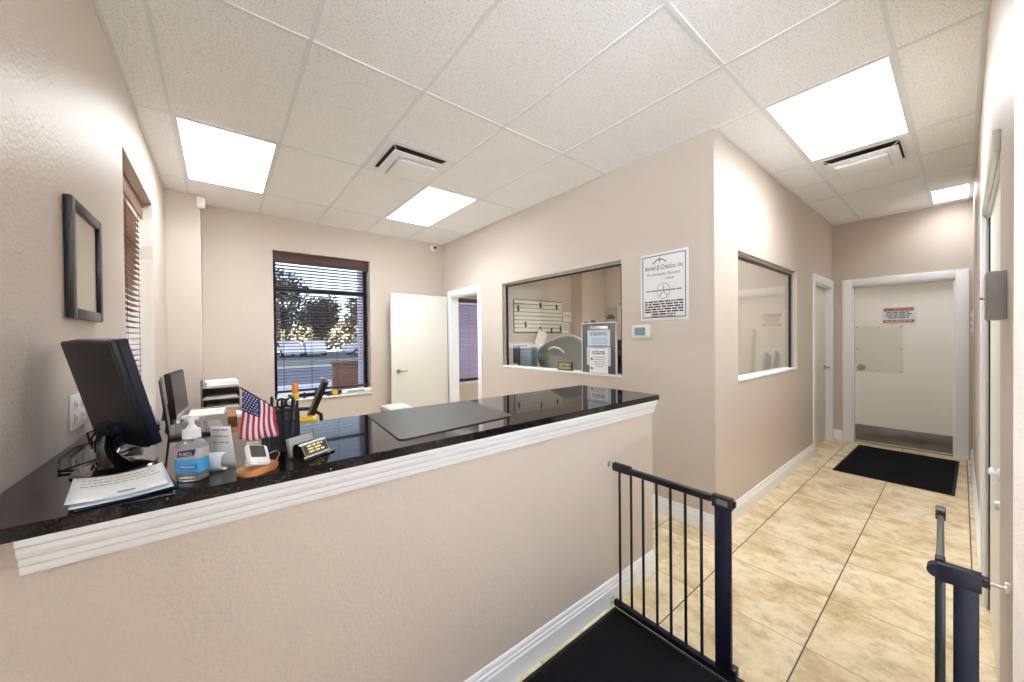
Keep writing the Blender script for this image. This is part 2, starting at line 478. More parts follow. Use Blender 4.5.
wall_y('wall_rear', YO - 0.12, YO, -0.45, XO + 0.12, 0, CZ, [LW])
struct(B().box(XL, 2.30, -2.078, -1.96, 0, 1.06).done('wall_counter', 'wall'))
struct(B().box(6.08, XE, 1.656, YB, 0, CZ).done('wall_office_pilaster', 'wall'))

# ceiling grid
b = B(); zb = CZ - 0.004
def bar_x(j, x0, x1, w=0.021): b.box(x0, x1, j*T - w/2, j*T + w/2, zb, CZ + 0.002)
def bar_y(i, y0, y1, w=0.021): b.box(i*T - w/2, i*T + w/2, y0, y1, zb - 0.0005, CZ + 0.002)
for j in (0, 2, -2): bar_x(j, XL, XR)
for j in (-4,): bar_x(j, XL, XE)
for j in (-6, -8): bar_x(j, XL, XO)
bar_x(-5, 4*T, XE)
for i in range(0, 5): bar_y(i, YH + 0.0, YB)
for i in range(0, 3): bar_y(i, YO, YH)
for i in (3, 4, 5, 7, 8, 9): bar_y(i, YC, YH)
bar_y(11, YC, YH)
bar_x(-1, 2*T, 3*T)
# perimeter angle
for (x0, x1, y0, y1) in ((XL, XL+.02, YO, 1.656), (.085, XR, YB-.02, YB), (XR-.02, XR, YH, YB), (XR, XE, YH-.02, YH), (XE-.02, XE, YC, YH), (XO+.12, XE, YC, YC+.02), (XL, .085, 1.636, 1.656)):
    b.box(x0, x1, y0, y1, zb, CZ + 0.002)
struct(b.done('trim_ceiling', 'grid'))

# baseboards
BP = [(0, 0), (.016, 0), (.016, .088), (.012, .094), (.012, .106), (.008, .112), (.008, .122), (.004, .132), (0, .134)]
def base(name, p0, p1, n, k=1.0):
    p0, p1 = Vector((*p0, 0)), Vector((*p1, 0)); d = (p1 - p0)
    bb = B().prism([(a*k, c*k) for a, c in BP], p0, Vector((*n, 0)), (0, 0, 1), d.normalized(), d.length)
    return struct(bb.done(name, 'white', smooth=20))
base('baseboard_counter', (XL, -2.078), (2.30, -2.078), (0, -1))
base('baseboard_right', (XR, YH - 0.016), (XR, D1[0] - 0.1), (-1, 0))
base('baseboard_hall', (XR, YH), (5.77, YH), (0, -1))
base('baseboard_end', (XE, YH), (XE, -2.252), (-1, 0))
base('baseboard_corridor', (3.43, YC), (XE, YC), (0, 1))
base('baseboard_back', (0.085, YB), (2.08, YB), (0, -1))
base('baseboard_left', (XL, YO), (XL, -2.1), (1, 0))

# ------------------------------------------------------------------ counter
MP = [(0, 0), (.007, 0), (.009, .006), (.009, .016), (.014, .022), (.014, .034), (.020, .040), (.024, .050), (.024, .060), (.030, .066), (.030, .080), (0, .080)]
trim = B().prism(MP, (-0.085, -2.078, 0.980), (0, -1, 0), (0, 0, 1), (1, 0, 0), 2.395).done('trim_counter', 'white', smooth=20)
struct(trim)
ct = thing('countertop', 'long black polished granite countertop on the beige half wall', 'countertop', (1.07, -1.8, 1.06))
B().prism([(-.181, -2.05), (-.10, -2.112), (2.325, -2.112), (2.333, -2.104), (2.333, -1.492), (.255, -1.492), (.255, -1.0), (-.181, -1.0)],
          (0, 0, 1.0602), (1, 0, 0), (0, 1, 0), (0, 0, 1), 0.0298, 0.003).done('slab', 'granite', ct)

# ------------------------------------------------------------------ windows
def window_y(name, w, yf, transom=None, ft=0.045, glass='glass', frame='winframe'):
    """window frame in a wall normal to Y, frame between yf and yf+.05"""
    x0, x1, z0, z1 = w; b = B()
    b.box(x0, x0+ft, yf, yf+.05, z0, z1).box(x1-ft, x1, yf, yf+.05, z0, z1)
    b.box(x0+ft, x1-ft, yf, yf+.05, z0, z0+ft).box(x0+ft, x1-ft, yf, yf+.05, z1-ft, z1)
    if transom: b.box(x0+ft, x1-ft, yf, yf+.05, transom, transom+.05)
    o = struct(b.done(name, frame))
    g = B().box(x0+ft, x1-ft, yf+.022, yf+.028, z0+ft, z1-ft).done('pane', glass, o)
    return o
def window_x(name, w, xf, ft=0.045, glass='glass', frame='winframe', transom=None):
    y0, y1, z0, z1 = w; b = B()
    b.box(xf, xf+.05, y0, y0+ft, z0, z1).box(xf, xf+.05, y1-ft, y1, z0, z1)
    b.box(xf, xf+.05, y0+ft, y1-ft, z0, z0+ft).box(xf, xf+.05, y0+ft, y1-ft, z1-ft, z1)
    if transom: b.box(xf, xf+.05, y0+ft, y1-ft, transom, transom+.05)
    o = struct(b.done(name, frame))
    B().box(xf+.022, xf+.028, y0+ft, y1-ft, z0+ft, z1-ft).done('pane', glass, o)
    return o
window_y('window_1', W1, 2.12, transom=2.075)
window_x('window_2', W2, -0.44, transom=2.075)
window_y('window_3', W3, 2.12)
window_y('window_6', LW, YO - 0.10, frame='winframe')  # glazing of the added rear daylight opening
window_x('window_7', LV, -0.40)  # glazing of the added left daylight opening
# white sill of the back window
struct(B().box(W1[0], W1[1], YB - 0.02, 2.12, W1[2] - 0.012, W1[2] + 0.006, 0.003).done('trim_1', 'white'))
struct(B().box(W3[0], W3[1], YB - 0.02, 2.12, W3[2] - 0.012, W3[2] + 0.006, 0.003).done('trim_2', 'white'))

# interior windows: aluminium channel at head and jambs, white sill
def interior_window_x(name, w, x, thick):
    y0, y1, z0, z1 = w; b = B(); f = .022
    b.mi = 0
    b.box(x+.035, x+.075, y0, y1, z1-f, z1).box(x+.035, x+.075, y0, y0+f, z0+.012, z1-f).box(x+.035, x+.075, y1-f, y1, z0+.012, z1-f)
    b.mi = 1
    b.box(x+.045, x+.065, y0+f, y1-f, z1-f-.018, z1-f).box(x+.045, x+.065, y1-f-.018, y1-f, z0+.012, z1-f-.018).box(x+.045, x+.065, y0+f, y0+f+.018, z0+.012, z1-f-.018)
    o = struct(b.done(name, ['lightgrey', 'winframe']))
    B().box(x+.052, x+.058, y0+f+.012, y1-f-.012, z0+.012, z1-f-.012).done('pane', 'glassin', o)
    B().box(x-.006, x+thick+.006, y0, y1, z0-.008, z0+.012, .003).done('sill', 'white', o)
    return o
def interior_window_y(name, w, y, thick):
    x0, x1, z0, z1 = w; b = B(); f = .022
    b.mi = 0
    b.box(x0, x1, y+.035, y+.075, z1-f, z1).box(x0, x0+f, y+.035, y+.075, z0+.012, z1-f).box(x1-f, x1, y+.035, y+.075, z0+.012, z1-f)
    b.mi = 1
    b.box(x0+f, x1-f, y+.045, y+.065, z1-f-.018, z1-f).box(x1-f-.03, x1-f, y+.045, y+.065, z0+.012, z1-f-.018)
    o = struct(b.done(name, ['lightgrey', 'winframe']))
    B().box(x0+f+.002, x1-f-.012, y+.052, y+.058, z0+.012, z1-f-.012).done('pane', 'glassin', o)
    B().box(x0, x1, y-.006, y+thick+.006, z0-.008, z0+.012, .003).done('sill', 'white', o)
    return o
interior_window_x('window_4', W4, XR, .12)
interior_window_y('window_5', W5, YH, .12)

# ------------------------------------------------------------------ blinds
def blind_y(label, x0, x1, yc, ztop, zbot, pitch, head, matn, tilt=0.0, sw=0.048, headmat=None):
    t = thing('venetian_blind', label, 'window blind', ((x0+x1)/2, yc, zbot))
    B().box(x0, x1, yc-.032, yc-.022, ztop-head, ztop, .002).box(x0, x1, yc-.022, yc+.03, ztop-.05, ztop-.002).done('valance', headmat or matn, t)
    b = B(); z = zbot + .05
    while z < ztop - head - .01:
        c, s = math.cos(tilt)*sw/2, math.sin(tilt)*sw/2
        b._add([(x0+.005, yc-c, z-s), (x1-.005, yc-c, z-s), (x1-.005, yc+c, z+s), (x0+.005, yc+c, z+s),
                (x0+.005, yc-c, z-s+.003), (x1-.005, yc-c, z-s+.003), (x1-.005, yc+c, z+s+.003), (x0+.005, yc+c, z+s+.003)],
               [(0,3,2,1),(4,5,6,7),(0,1,5,4),(1,2,6,5),(2,3,7,6),(3,0,4,7)])
        z += pitch
    b.done('slats', matn, t)
    B().box(x0+.003, x1-.003, yc-.027, yc+.027, zbot, zbot+.028, .004).done('bottom_rail', headmat or matn, t)
    n = 4 if x1 - x0 > .9 else 2
    for k in range(n):
        x = x0 + .1 + (x1 - x0 - .2) * k / (n - 1)
        B().tube([(x, yc-.03, zbot+.02), (x, yc-.03, ztop-.05)], .0016, 6).tube([(x, yc+.03, zbot+.02), (x, yc+.03, ztop-.05)], .0016, 6).done('ladder_cord', 'cord', t)
    return t
blind_y('dark brown wooden blind in the back window above the sill clutter', W1[0]+.008, W1[1]-.008, 2.035, 2.54, 0.79, 0.0405, 0.135, 'blind', tilt=math.radians(-9))
blind_y('lilac slatted blind seen through the open office doorway', W3[0]+.008, W3[1]-.008, 2.035, 2.11, 0.735, 0.042, 0.06, 'lilac', tilt=math.radians(36), headmat='blind')
t = thing('venetian_blind', 'tan wooden blind in the left wall recess beside the framed picture', 'window blind', (-.28, .25, .8))
b = B(); z = .84
while z < 2.42:
    b.box(-0.305, -0.255, W2[0]+.01, W2[1]-.01, z, z+.003); z += .042
b.done('slats', 'blindlight', t)
B().box(-0.250, -0.238, W2[0]+.005, W2[1]-.005, 2.42, 2.55, .003).done('valance', 'blindlight', t)
B().box(-0.307, -0.253, W2[0]+.01, W2[1]-.01, .79, .82, .004).done('bottom_rail', 'blindlight', t)
for y in (W2[0]+.12, .25, W2[1]-.12):
    B().tube([(-0.252, y, .8), (-0.252, y, 2.43)], .0016, 6).done('ladder_cord', 'cord', t)

# ------------------------------------------------------------------ doors
def casing_x(name, d, x, w, side, thick, sides=3):
    """casing + jamb for an opening in a wall normal to X; face plane x, side = -1 protrudes to -X"""
    y0, y1, z0, z1 = d; b = B(); p = x + side*.018
    prof = lambda a, c, e, f: (b.box(x, p, a, c, e, f, .003))
    prof(y0-w, y0, 0, z1+w); prof(y1, y1+w, 0, z1+w); prof(y0, y1, z1, z1+w)
    j = .016
    b.box(x, x-side*thick, y0-.001, y0+j, 0, z1).box(x, x-side*thick, y1-j, y1+.001, 0, z1).box(x, x-side*thick, y0, y1, z1-j, z1)
    return struct(b.done(name, 'white'))
def casing_y(name, d, y, w, side, thick, near=True):
    x0, x1, z0, z1 = d; b = B(); p = y + side*.018
    if near: b.box(x0-w, x0, y, p, 0, z1+w, .003)
    b.box(x1, x1+w, y, p, 0, z1+w, .003).box(x0, x1, y, p, z1, z1+w, .003)
    j = .016
    b.box(x0, x0+j, y, y-side*thick, 0, z1).box(x1-j, x1, y, y-side*thick, 0, z1).box(x0, x1, y, y-side*thick, z1-j, z1)
    return struct(b.done(name, 'white'))
casing_x('trim_3', D1, XR, .09, -1, .12)
casing_y('trim_4', D2, YH, .095, -1, .12)
casing_x('trim_5', D3, XE, .095, -1, .15)
casing_y('trim_6', D4, YC, .07, 1, .13, near=False)

def lever(parent, o, n, d, m='satin'):
    """round rose + lever handle at o, n = outward normal, d = lever direction"""
    o, n, d = Vector(o), Vector(n), Vector(d)
    B().cyl(o, o + n*.012, .032, .029, 24).cyl(o + n*.012, o + n*.05, .010, n=14) \
       .tube([o + n*.05, o + n*.055 + d*.03, o + n*.052 + d*.08, o + n*.048 + d*.115], [.010, .010, .008, .007], 10).done('lever_handle', m, parent)
# office door, open against the back wall
d1 = struct(B().box(2.105, 2.995, 1.765, 1.805, .012, 2.098, .002).done('door_1', 'doorwhite'))
lever(d1, (2.205, 1.765, .985), (0, -1, 0), (1, 0, 0))
B().box(2.1035, 2.1055, 1.775, 1.796, .93, 1.04).done('latch_plate', 'satin', d1)
# hall side door (closed, set back in its frame)
d2 = struct(B().box(D2[0]+.035, D2[1]-.018, YH+.05, YH+.09, .01, 2.07, .002).done('door_2', 'doorwhite'))
for z in (.25, 1.05, 1.85):
    B().cyl((D2[0]+.024, YH+.045, z-.05), (D2[0]+.024, YH+.045, z+.05), .008, n=12).box(D2[0]+.017, D2[0]+.045, YH+.047, YH+.05, z-.05, z+.05).done('hinge', 'chrome', d2)
lever(d2, (D2[1]-.09, YH+.05, 1.0), (0, -1, 0), (-1, 0, 0))
# end door
XD = XE + .075
d3 = struct(B().box(XD, XD+.045, D3[0]+.018, D3[1]-.018, .01, 2.066, .002).done('door_3', 'doorcream'))
B().box(XD-.003, XD, D3[0]+.022, D3[1]-.022, .025, .235, .001).done('kick_plate', 'steel', d3)
ap = B().box(XD-.012, XD-.007, -2.815, -2.375, .945, 1.552, .001).done('clear_plate', 'acrylic', d3)
for yy in (-2.80, -2.595, -2.39):
    for zz in (.96, 1.25, 1.537):
        if yy == -2.595 and zz == 1.25: continue
        B().cyl((XD, yy, zz), (XD-.016, yy, zz), .009, .007, 12).done('standoff_screw', 'satin', ap)
B().cyl((XD, -2.43, 1.0), (XD-.006, -2.43, 1.0), .042, .038, 24).cyl((XD-.006, -2.43, 1.0), (XD-.0065, -2.43, 1.0), .02, .015, 20).done('lock_cover', 'satin', d3)
struct(B().box(XE+.06, XE+.16, D3[0]+.017, D3[1]-.017, .0005, .0095).done('trim_7', 'steel'))  # added strip, stops sun leaking under the end door
# right hand door of the corridor
d4 = struct(B().box(D4[0]+.018, D4[1]-.034, YC-.058, YC-.012, .01, 2.04, .002).done('door_4', 'doorwhite'))
B().cyl((2.56, YC-.012, .90), (2.56, YC-.004, .90), .026, .022, 20).tube([(2.56, YC-.006, .90), (2.57, YC+.006, .902), (2.62, YC+.008, .90), (2.68, YC+.004, .895)], [.008, .009, .008, .006], 10).done('lever_handle', 'pump', d4)
B().cyl((2.50, YC-.012, .80), (2.50, YC+.003, .80), .018, .015, 18).done('thumb_turn', 'pump', d4)
B().box(D4[1]-.034, D4[1]-.0165, YC-.05, YC-.007, .012, 2.04).done('shadow_gap_seal', 'blackplastic', d4)  # black strip standing in for the shadow gap beside the door
# added unseen boards that stop sun leaks behind the end and corridor doors
struct(B().box(7.16, 7.22, YC-.3, YB, -.12, CZ).done('wall_service', 'wall'))
struct(B().box(2.0, 3.8, YC-.30, YC-.24, -.12, CZ).done('wall_closet', 'wall'))

# ------------------------------------------------------------------ ceiling fixtures
LAMP_W, LAMP_SPREAD = 10.5, 138.0      # troffer output per square metre and its lens cut-off
def ceiling_light(x0, x1, y0, y1, label):
    t = thing('ceiling_light', label, 'ceiling light', ((x0+x1)/2, (y0+y1)/2, CZ), 0, 'recessed ceiling light panels')
    f = .014; b = B(); z = CZ - .006
    b.box(x0, x1, y0, y0+f, z, CZ+.03).box(x0, x1, y1-f, y1, z, CZ+.03).box(x0, x0+f, y0+f, y1-f, z, CZ+.03).box(x1-f, x1, y0+f, y1-f, z, CZ+.03)
    b.done('frame', 'grid', t)
    B().box(x0+f, x1-f, y0+f, y1-f, CZ-.0035, CZ-.0005).done('diffuser', 'lamp', t)
    ld_ = bpy.data.lights.new('ceiling_lamp', 'AREA'); ld_.shape = 'RECTANGLE'; ld_.size = x1-x0-2*f; ld_.size_y = y1-y0-2*f
    ld_.energy = LAMP_W * ld_.size * ld_.size_y; ld_.color = (0.88, 0.95, 1.0); ld_.spread = math.radians(LAMP_SPREAD)
    lo_ = bpy.data.objects.new('ceiling_lamp', ld_); COL.objects.link(lo_); lo_.location = ((x0+x1)/2, (y0+y1)/2, CZ-.009)
g = .012
ceiling_light(0+g, T-g, 0+g, 2*T-g, 'white glowing ceiling panel in front of the brown-blind window, left of the vent')
ceiling_light(3*T+g, 4*T-g, 0+g, 2*T-g, 'white glowing ceiling panel between the square vent and the open white door')
ceiling_light(5*T+g, 7*T-g, -5*T+g, -4*T-g, 'large glowing ceiling panel over the corridor entrance beside a vent')
ceiling_light(10*T+g, 11*T-g, YC+.02, -5*T-g, 'narrow glowing ceiling panel at the far end of the corridor above the door')
ceiling_light(7*T+g, 8*T-g, -2*T+g, -g, 'glowing ceiling panel inside the office behind the glass')  # added lamp, brightens the office seen through the glass

ceiling_light(9*T+g, 10*T-g, -2*T+g, -g, 'glowing ceiling panel over the far half of the office')  # second added lamp for a brighter office
def vent(x0, x1, y0, y1, label):
    cx, cy = (x0+x1)/2, (y0+y1)/2; h = (x1-x0)/2
    t = thing('ceiling_vent', label, 'air vent', (cx, cy, CZ), 0, 'square ceiling air vents')
    def ring(r0, z0, r1, z1, th=.004):
        b = B(); v = []
        for r, z in ((r0, z0), (r1, z1), (r1, z1+th), (r0, z0+th)):
            v += [(cx-r, cy-r, z), (cx+r, cy-r, z), (cx+r, cy+r, z), (cx-r, cy+r, z)]
        f = []
        for k in range(4):
            for i in range(4):
                a, c = k*4, ((k+1) % 4)*4
                f.append((a+i, a+(i+1) % 4, c+(i+1) % 4, c+i))
        b._add(v, f); return b
    ring(h, CZ-.007, h-.045, CZ-.007, .006).done('frame', 'ventwhite', t)
    B().box(cx-h+.045, cx+h-.045, cy-h+.045, cy+h-.045, CZ-.003, CZ-.001).done('duct', 'ductdark', t)  # flat dark sheet standing in for the shade inside the opening
    ring(h-.045, CZ-.007, h-.065, CZ-.003, .003).done('cone', 'ventwhite', t)
    ring(h-.072, CZ-.040, h-.135, CZ-.050).done('cone', 'ventwhite', t)
    ring(h-.128, CZ-.066, h-.150, CZ-.048).done('cone', 'ventwhite', t)
    B().box(cx-h+.135, cx+h-.135, cy-h+.135, cy+h-.135, CZ-.072, CZ-.064, .002).done('centre_plate', 'ventwhite', t)
    for sx in (-1, 1):
        for sy in (-1, 1):
            B().tube([(cx+sx*(h-.06), cy+sy*(h-.06), CZ-.004), (cx+sx*(h-.16), cy+sy*(h-.16), CZ-.05)], .003, 6).done('bracket', 'ventwhite', t)
vent(2*T+g, 3*T-g, -T+g, -g, 'white stepped ceiling vent between two light panels in the reception')
vent(7*T+g, 8*T-g, -5*T+g, -4*T-g, 'white stepped ceiling vent directly behind the corridor light panel')

# ------------------------------------------------------------------ safety gate
t = thing('safety_gate', 'black metal pressure-mounted safety gate standing open across the passage', 'baby gate', (1.86, -2.72, 0))
GX = 1.86; YP0 = -2.606
B().box(GX-.014, GX+.014, YP0, -2.118, .742, .772, .006).done('top_rail', 'blackgate', t)
B().box(GX-.016, GX+.016, -2.215, -2.108, .738, .782, .008).done('top_rail_sleeve', 'blackplastic', t)
B().box(GX-.014, GX+.014, -3.31, -2.112, .018, .048, .005).done('bottom_rail', 'gatepost', t)
for y in (-2.146, -2.214, -2.281, -2.353, -2.422, -2.491, -2.561):
    B().cyl((GX, y, .046), (GX, y, .745), .0065, n=12).done('bar', 'blackgate', t)
B().box(GX-.011, GX+.011, -2.680, -2.618, .047, .74, .004).done('post', 'gatepost', t)
lt = B().box(GX-.016, GX+.016, -2.688, -2.608, .728, .780, .006).box(GX-.011, GX+.011, -2.697, -2.686, .744, .770, .003).done('latch_housing', 'blackplastic', t)
B().box(GX-.018, GX-.0155, -2.672, -2.628, .744, .768, .001).done('latch_button', 'greyplastic', lt)
B().box(GX-.02, GX+.02, -2.70, -2.675, .046, .085, .006).done('foot_catch', 'blackplastic', t)
# right hand upright, hinge and spindle
B().box(GX-.012, GX+.012, -3.304, -3.258, .047, .765, .004).done('post', 'gatepost', t)
B().box(GX-.016, GX+.016, -3.308, -3.228, .734, .784, .0025).cyl((GX-.015, -3.226, .759), (GX+.015, -3.226, .759), .018, n=18).done('hinge_housing', 'gatepost', t)
def spindle(y0, y1, z, nut):
    s = 1 if y1 > y0 else -1
    b = B().cyl((GX, y0, z), (GX, y1 - s*.006, z), .0055, n=12)
    b.cyl((GX, y1 - s*.008, z), (GX, y1 - s*.0005, z), .018, n=20)
    o = b.done('wall_spindle', 'chrome', t)
    B().cyl((GX, y0, z), (GX, y0 + s*.016, z), .016, n=8).done('lock_nut', nut, o)
spindle(-3.306, YC, .766, 'blackplastic'); spindle(-2.110, -2.078, .762, 'chrome'); spindle(-2.114, -2.094, .034, 'chrome'); spindle(-3.308, YC, .034, 'blackplastic')
# the open leaf, swung away into the passage (seen end on)
lf0, lf1 = Vector((1.885, -3.2335, 0)), Vector((2.52, -3.2195, 0)); ld = (lf1 - lf0).normalized(); ln = ld.cross(Vector((0, 0, 1)))
def leaf_box(b, a0, a1, w, z0, z1, bev=.004):
    b.T = Matrix(((ld.x, ln.x, 0, lf0.x), (ld.y, ln.y, 0, lf0.y), (0, 0, 1, 0), (0, 0, 0, 1)))
    b.box(a0, a1, -w, w, z0, z1, bev); b.T = Matrix.Identity(4); return b
b = leaf_box(B(), 0, .63, .009, .70, .725)
gl = b.done('gate_leaf', 'blackgate', t)
leaf_box(B(), 0, .63, .009, .07, .095).done('lower_rail', 'blackgate', gl)
leaf_box(B(), -.02, .016, .0105, .055, .79).done('stile', 'blackgate', gl)
for k in range(1, 8):
    p = lf0 + ld * (.63 * k / 8.2)
    B().cyl((p.x, p.y, .095), (p.x, p.y, .702), .006, n=10).done('bar', 'blackgate', gl)
leaf_box(B(), .61, .635, .0095, .07, .725).done('stile', 'blackgate', gl)
h = leaf_box(B(), .06, .63, .0085, .724, .738)
leaf_box(h, .54, .60, .0135, .715, .756, .004)
h.done('latch_handle', 'greyplastic', gl)

# ------------------------------------------------------------------ floor mats
def floor_mat_obj(label, cx, cy, lx, ly, rot):
    t = thing('floor_mat', label, 'floor mat', (cx, cy, 0), rot)
    R = Matrix.Translation((cx, cy, 0)) @ Matrix.Rotation(rot, 4, 'Z')
    b = B(); b.T = R
    b.box(-lx/2, lx/2, -ly/2, ly/2, .0005, .006, .002).done('rubber_border', 'matedge', t)
    b = B(); b.T = R
    b.box(-lx/2+.02, lx/2-.02, -ly/2+.02, ly/2-.02, .006, .011, .002).done('pile', 'mat', t)
floor_mat_obj('black carpet mat lying in front of the cream end door', 5.99, -2.835, 1.40, .83, math.radians(-1.0))
floor_mat_obj('black carpet mat on the near side of the safety gate along the half wall', 1.162, -2.590, 1.40, .95, math.radians(0.3))

# ------------------------------------------------------------------ wall items
# framed picture (left wall)
t = thing('picture_frame', 'small dark-framed upright picture hanging on the left wall', 'picture', (XL, -1.065, 1.525))
y0, y1, z0, z1, w = -1.335, -.935, 1.535, 1.965, .038
b = B()
for a in ((y0, y0+w, z0, z1), (y1-w, y1, z0, z1), (y0+w, y1-w, z0, z0+w), (y0+w, y1-w, z1-w, z1)):
    b.box(XL+.001, XL+.024, a[0], a[1], a[2], a[3], .005)
b.done('frame', 'frame', t)
B().box(XL+.002, XL+.010, y0+w, y1-w, z0+w, z1-w).done('print', 'artmat', t)
B().box(XL+.014, XL+.016, y0+w, y1-w, z0+w, z1-w).done('glazing', 'glass', t)
# outlet
t = thing('wall_outlet', 'white double outlet plate on the left wall below the picture', 'outlet', (XL, -1.225, 1.13))
y0, y1, z0, z1 = -1.31, -1.14, 1.135, 1.262
B().box(XL, XL+.006, y0, y1, z0, z1, .003).done('plate', 'white', t)
for yc in (-1.265, -1.185):
    for zc in (1.175, 1.222):
        o = B().box(XL+.005, XL+.009, yc-.017, yc+.017, zc-.018, zc+.018, .003).done('socket', 'offwhite', t)
        B().box(XL+.0088, XL+.0094, yc-.009, yc-.006, zc-.006, zc+.008).box(XL+.0088, XL+.0094, yc+.006, yc+.009, zc-.006, zc+.008).done('slot', 'ink', o)
# motion sensor on pilaster corner
t = thing('motion_sensor', 'small white motion sensor high on the pilaster corner', 'sensor', (.09, 1.64, 2.81))
B().box(.058, .128, 1.60, 1.655, 2.812, 2.925, .012).done('housing', 'offwhite', t)
B().box(.066, .120, 1.597, 1.602, 2.83, 2.87, .002).done('lens', 'white', t)
# dome camera
t = thing('security_camera', 'white round security camera in the ceiling corner above the open door', 'camera', (2.86, YB-.06, 2.87))
B().cyl((2.86, YB-.001, 2.872), (2.86, YB-.03, 2.872), .058, .055, 24).done('base', 'offwhite', t)
B().sphere((2.86, YB-.06, 2.870), .046, 20).done('eyeball', 'offwhite', t)
B().cyl((2.85, YB-.095, 2.862), (2.845, YB-.107, 2.858), .024, .022, 18).done('lens', 'gloss', t)
# company sign
EX, EY = (0, -1, 0), (0, 0, 1)
t = thing('wall_sign', 'white notice board with thin dark border above the thermostat', 'sign', (XR, -1.765, 1.575))
y0, y1, z0, z1 = -1.968, -1.562, 1.578, 2.130
B().box(XR-.008, XR, y0, y1, z0, z1, .002).done('panel', 'white', t)
xf = XR - .0085; bw = .006; i0, i1, j0, j1 = y0+.02, y1-.02, z0+.022, z1-.022
b = B()
for a in ((i0, i0+bw, j0, j1), (i1-bw, i1, j0, j1), (i0, i1, j0, j0+bw), (i0, i1, j1-bw, j1)): b.box(xf, xf+.001, *a)
b.done('border_line', 'ink', t)
yc = (y0+y1)/2
text('lettering', 'Animal & Creation, Inc.', 'ink', t, (xf, yc, 1.985), EX, EY, .045, .33, shear=.35)
b = B()
for pts in ([(-.06, -.01), (-.02, .022), (0, .024)], [(0, .036), (.002, .0)], [(.006, .022), (.03, .018), (.055, -.004)]):
    b.tube([(xf-.0005, yc+.03 - p[0], 2.052 + p[1]) for p in pts], .0035, 6)
b.done('emblem', 'ink', t)
text('lettering', 'The Partnership Education', 'ink', t, (xf, yc, 1.938), EX, EY, .026, .28, shear=.25)
text('lettering', 'TOUR', 'ink', t, (xf, yc-.05, 1.905), EX, EY, .018, .07, shear=.25)
b = B(); b.tube([(xf, yc + .055*math.cos(a), 1.815 + .062*math.sin(a)) for a in [2*PI*k/28 for k in range(28)]], .0018, 6, closed=True)
b.tube([(xf, yc, 1.86), (xf, yc, 1.815)], .003, 6).tube([(xf, yc+.035, 1.775), (xf, yc, 1.815), (xf, yc-.035, 1.775)], .003, 6)
b.done('emblem', 'greyink', t)
print_lines('lettering', 'greyink', t, (xf, yc+.15, 1.815), EX, EY, .30, 1, .02, .010, 5)
print_lines('lettering', 'ink', t, (xf, yc+.162, 1.725), EX, EY, .324, 6, .0205, .0115, 3, .62)
print_lines('lettering', 'ink', t, (xf, yc+.11, 1.608), EX, EY, .22, 1, .02, .007, 8)
# thermostat
t = thing('thermostat', 'white thermostat with grey display below the white notice board', 'thermostat', (XR, -1.57, 1.43))
B().box(XR-.028, XR, -1.66, -1.482, 1.43, 1.548, .012).done('housing', 'offwhite', t)
B().box(XR-.030, XR-.027, -1.615, -1.515, 1.458, 1.525, .001).done('display', 'lcd', t)
# sign on the end door
t = thing('warning_sign', 'white attention notice with red bands on the cream end door', 'sign', (XD, -2.776, 1.57))
B().box(XD-.003, XD-.0002, -2.925, -2.630, 1.572, 1.790, .001).done('panel', 'paper', t)
xf = XD - .0033
b = B().box(xf-.0004, xf+.0002, -2.902, -2.645, 1.735, 1.775).done('red_band', 'red', t)
text('lettering', 'ATTENTION', 'paper', t, (xf-.0005, -2.774, 1.741), EX, EY, .028, .235)
B().box(xf-.0004, xf+.0002, -2.905, -2.640, 1.592, 1.622).done('red_band', 'red', t)
print_lines('lettering', 'paper', t, (xf-.0005, -2.655, 1.602), EX, EY, .235, 1, .02, .011, 11)
print_lines('lettering', 'blueink', t, (xf, -2.665, 1.712), EX, EY, .22, 4, .023, .013, 12, .8)
# light switch pair on corridor wall near end
t = thing('light_switch', 'tall white switch plate on the corridor wall beside the end door', 'switch', (6.55, YC, 1.45))
B().box(6.50, 6.62, YC, YC+.008, 1.42, 1.70, .003).done('plate', 'white', t)
for zz in (1.48, 1.56, 1.64): B().box(6.55, 6.57, YC+.007, YC+.018, zz-.015, zz+.015, .002).done('toggle', 'white', t)
# keypad lock box on corridor wall
t = thing('lock_box', 'grey metal keypad box mounted on the right wall above the gate', 'lock box', (2.06, YC, 1.49))
B().box(1.985, 2.14, YC, YC+.034, 1.488, 1.628, .0015).done('housing', 'midgrey', t)
B().box(1.992, 2.133, YC+.034, YC+.037, 1.492, 1.624, .001).done('cover', 'lightgrey', t)
for zz in (1.60, 1.585): B().cyl((2.06, YC+.033, zz), (2.06, YC+.0365, zz), .005, n=12).done('indicator', 'ink', t)
B().tube([(2.06, YC+.034, 1.55), (2.05, YC+.044, 1.553), (2.09, YC+.044, 1.56)], .0035, 8).done('latch', 'chrome', t)

# ------------------------------------------------------------------ counter objects
Z = 1.0902
def rounded(w, h, r, n=5):
    p = []
    for cx, cy, a0 in ((w/2-r, h/2-r, 0), (-w/2+r, h/2-r, 90), (-w/2+r, -h/2+r, 180), (w/2-r, -h/2+r, 270)):
        for k in range(n+1):
            a = math.radians(a0 + 90*k/n); p.append((cx + r*math.cos(a), cy + r*math.sin(a)))
    return p
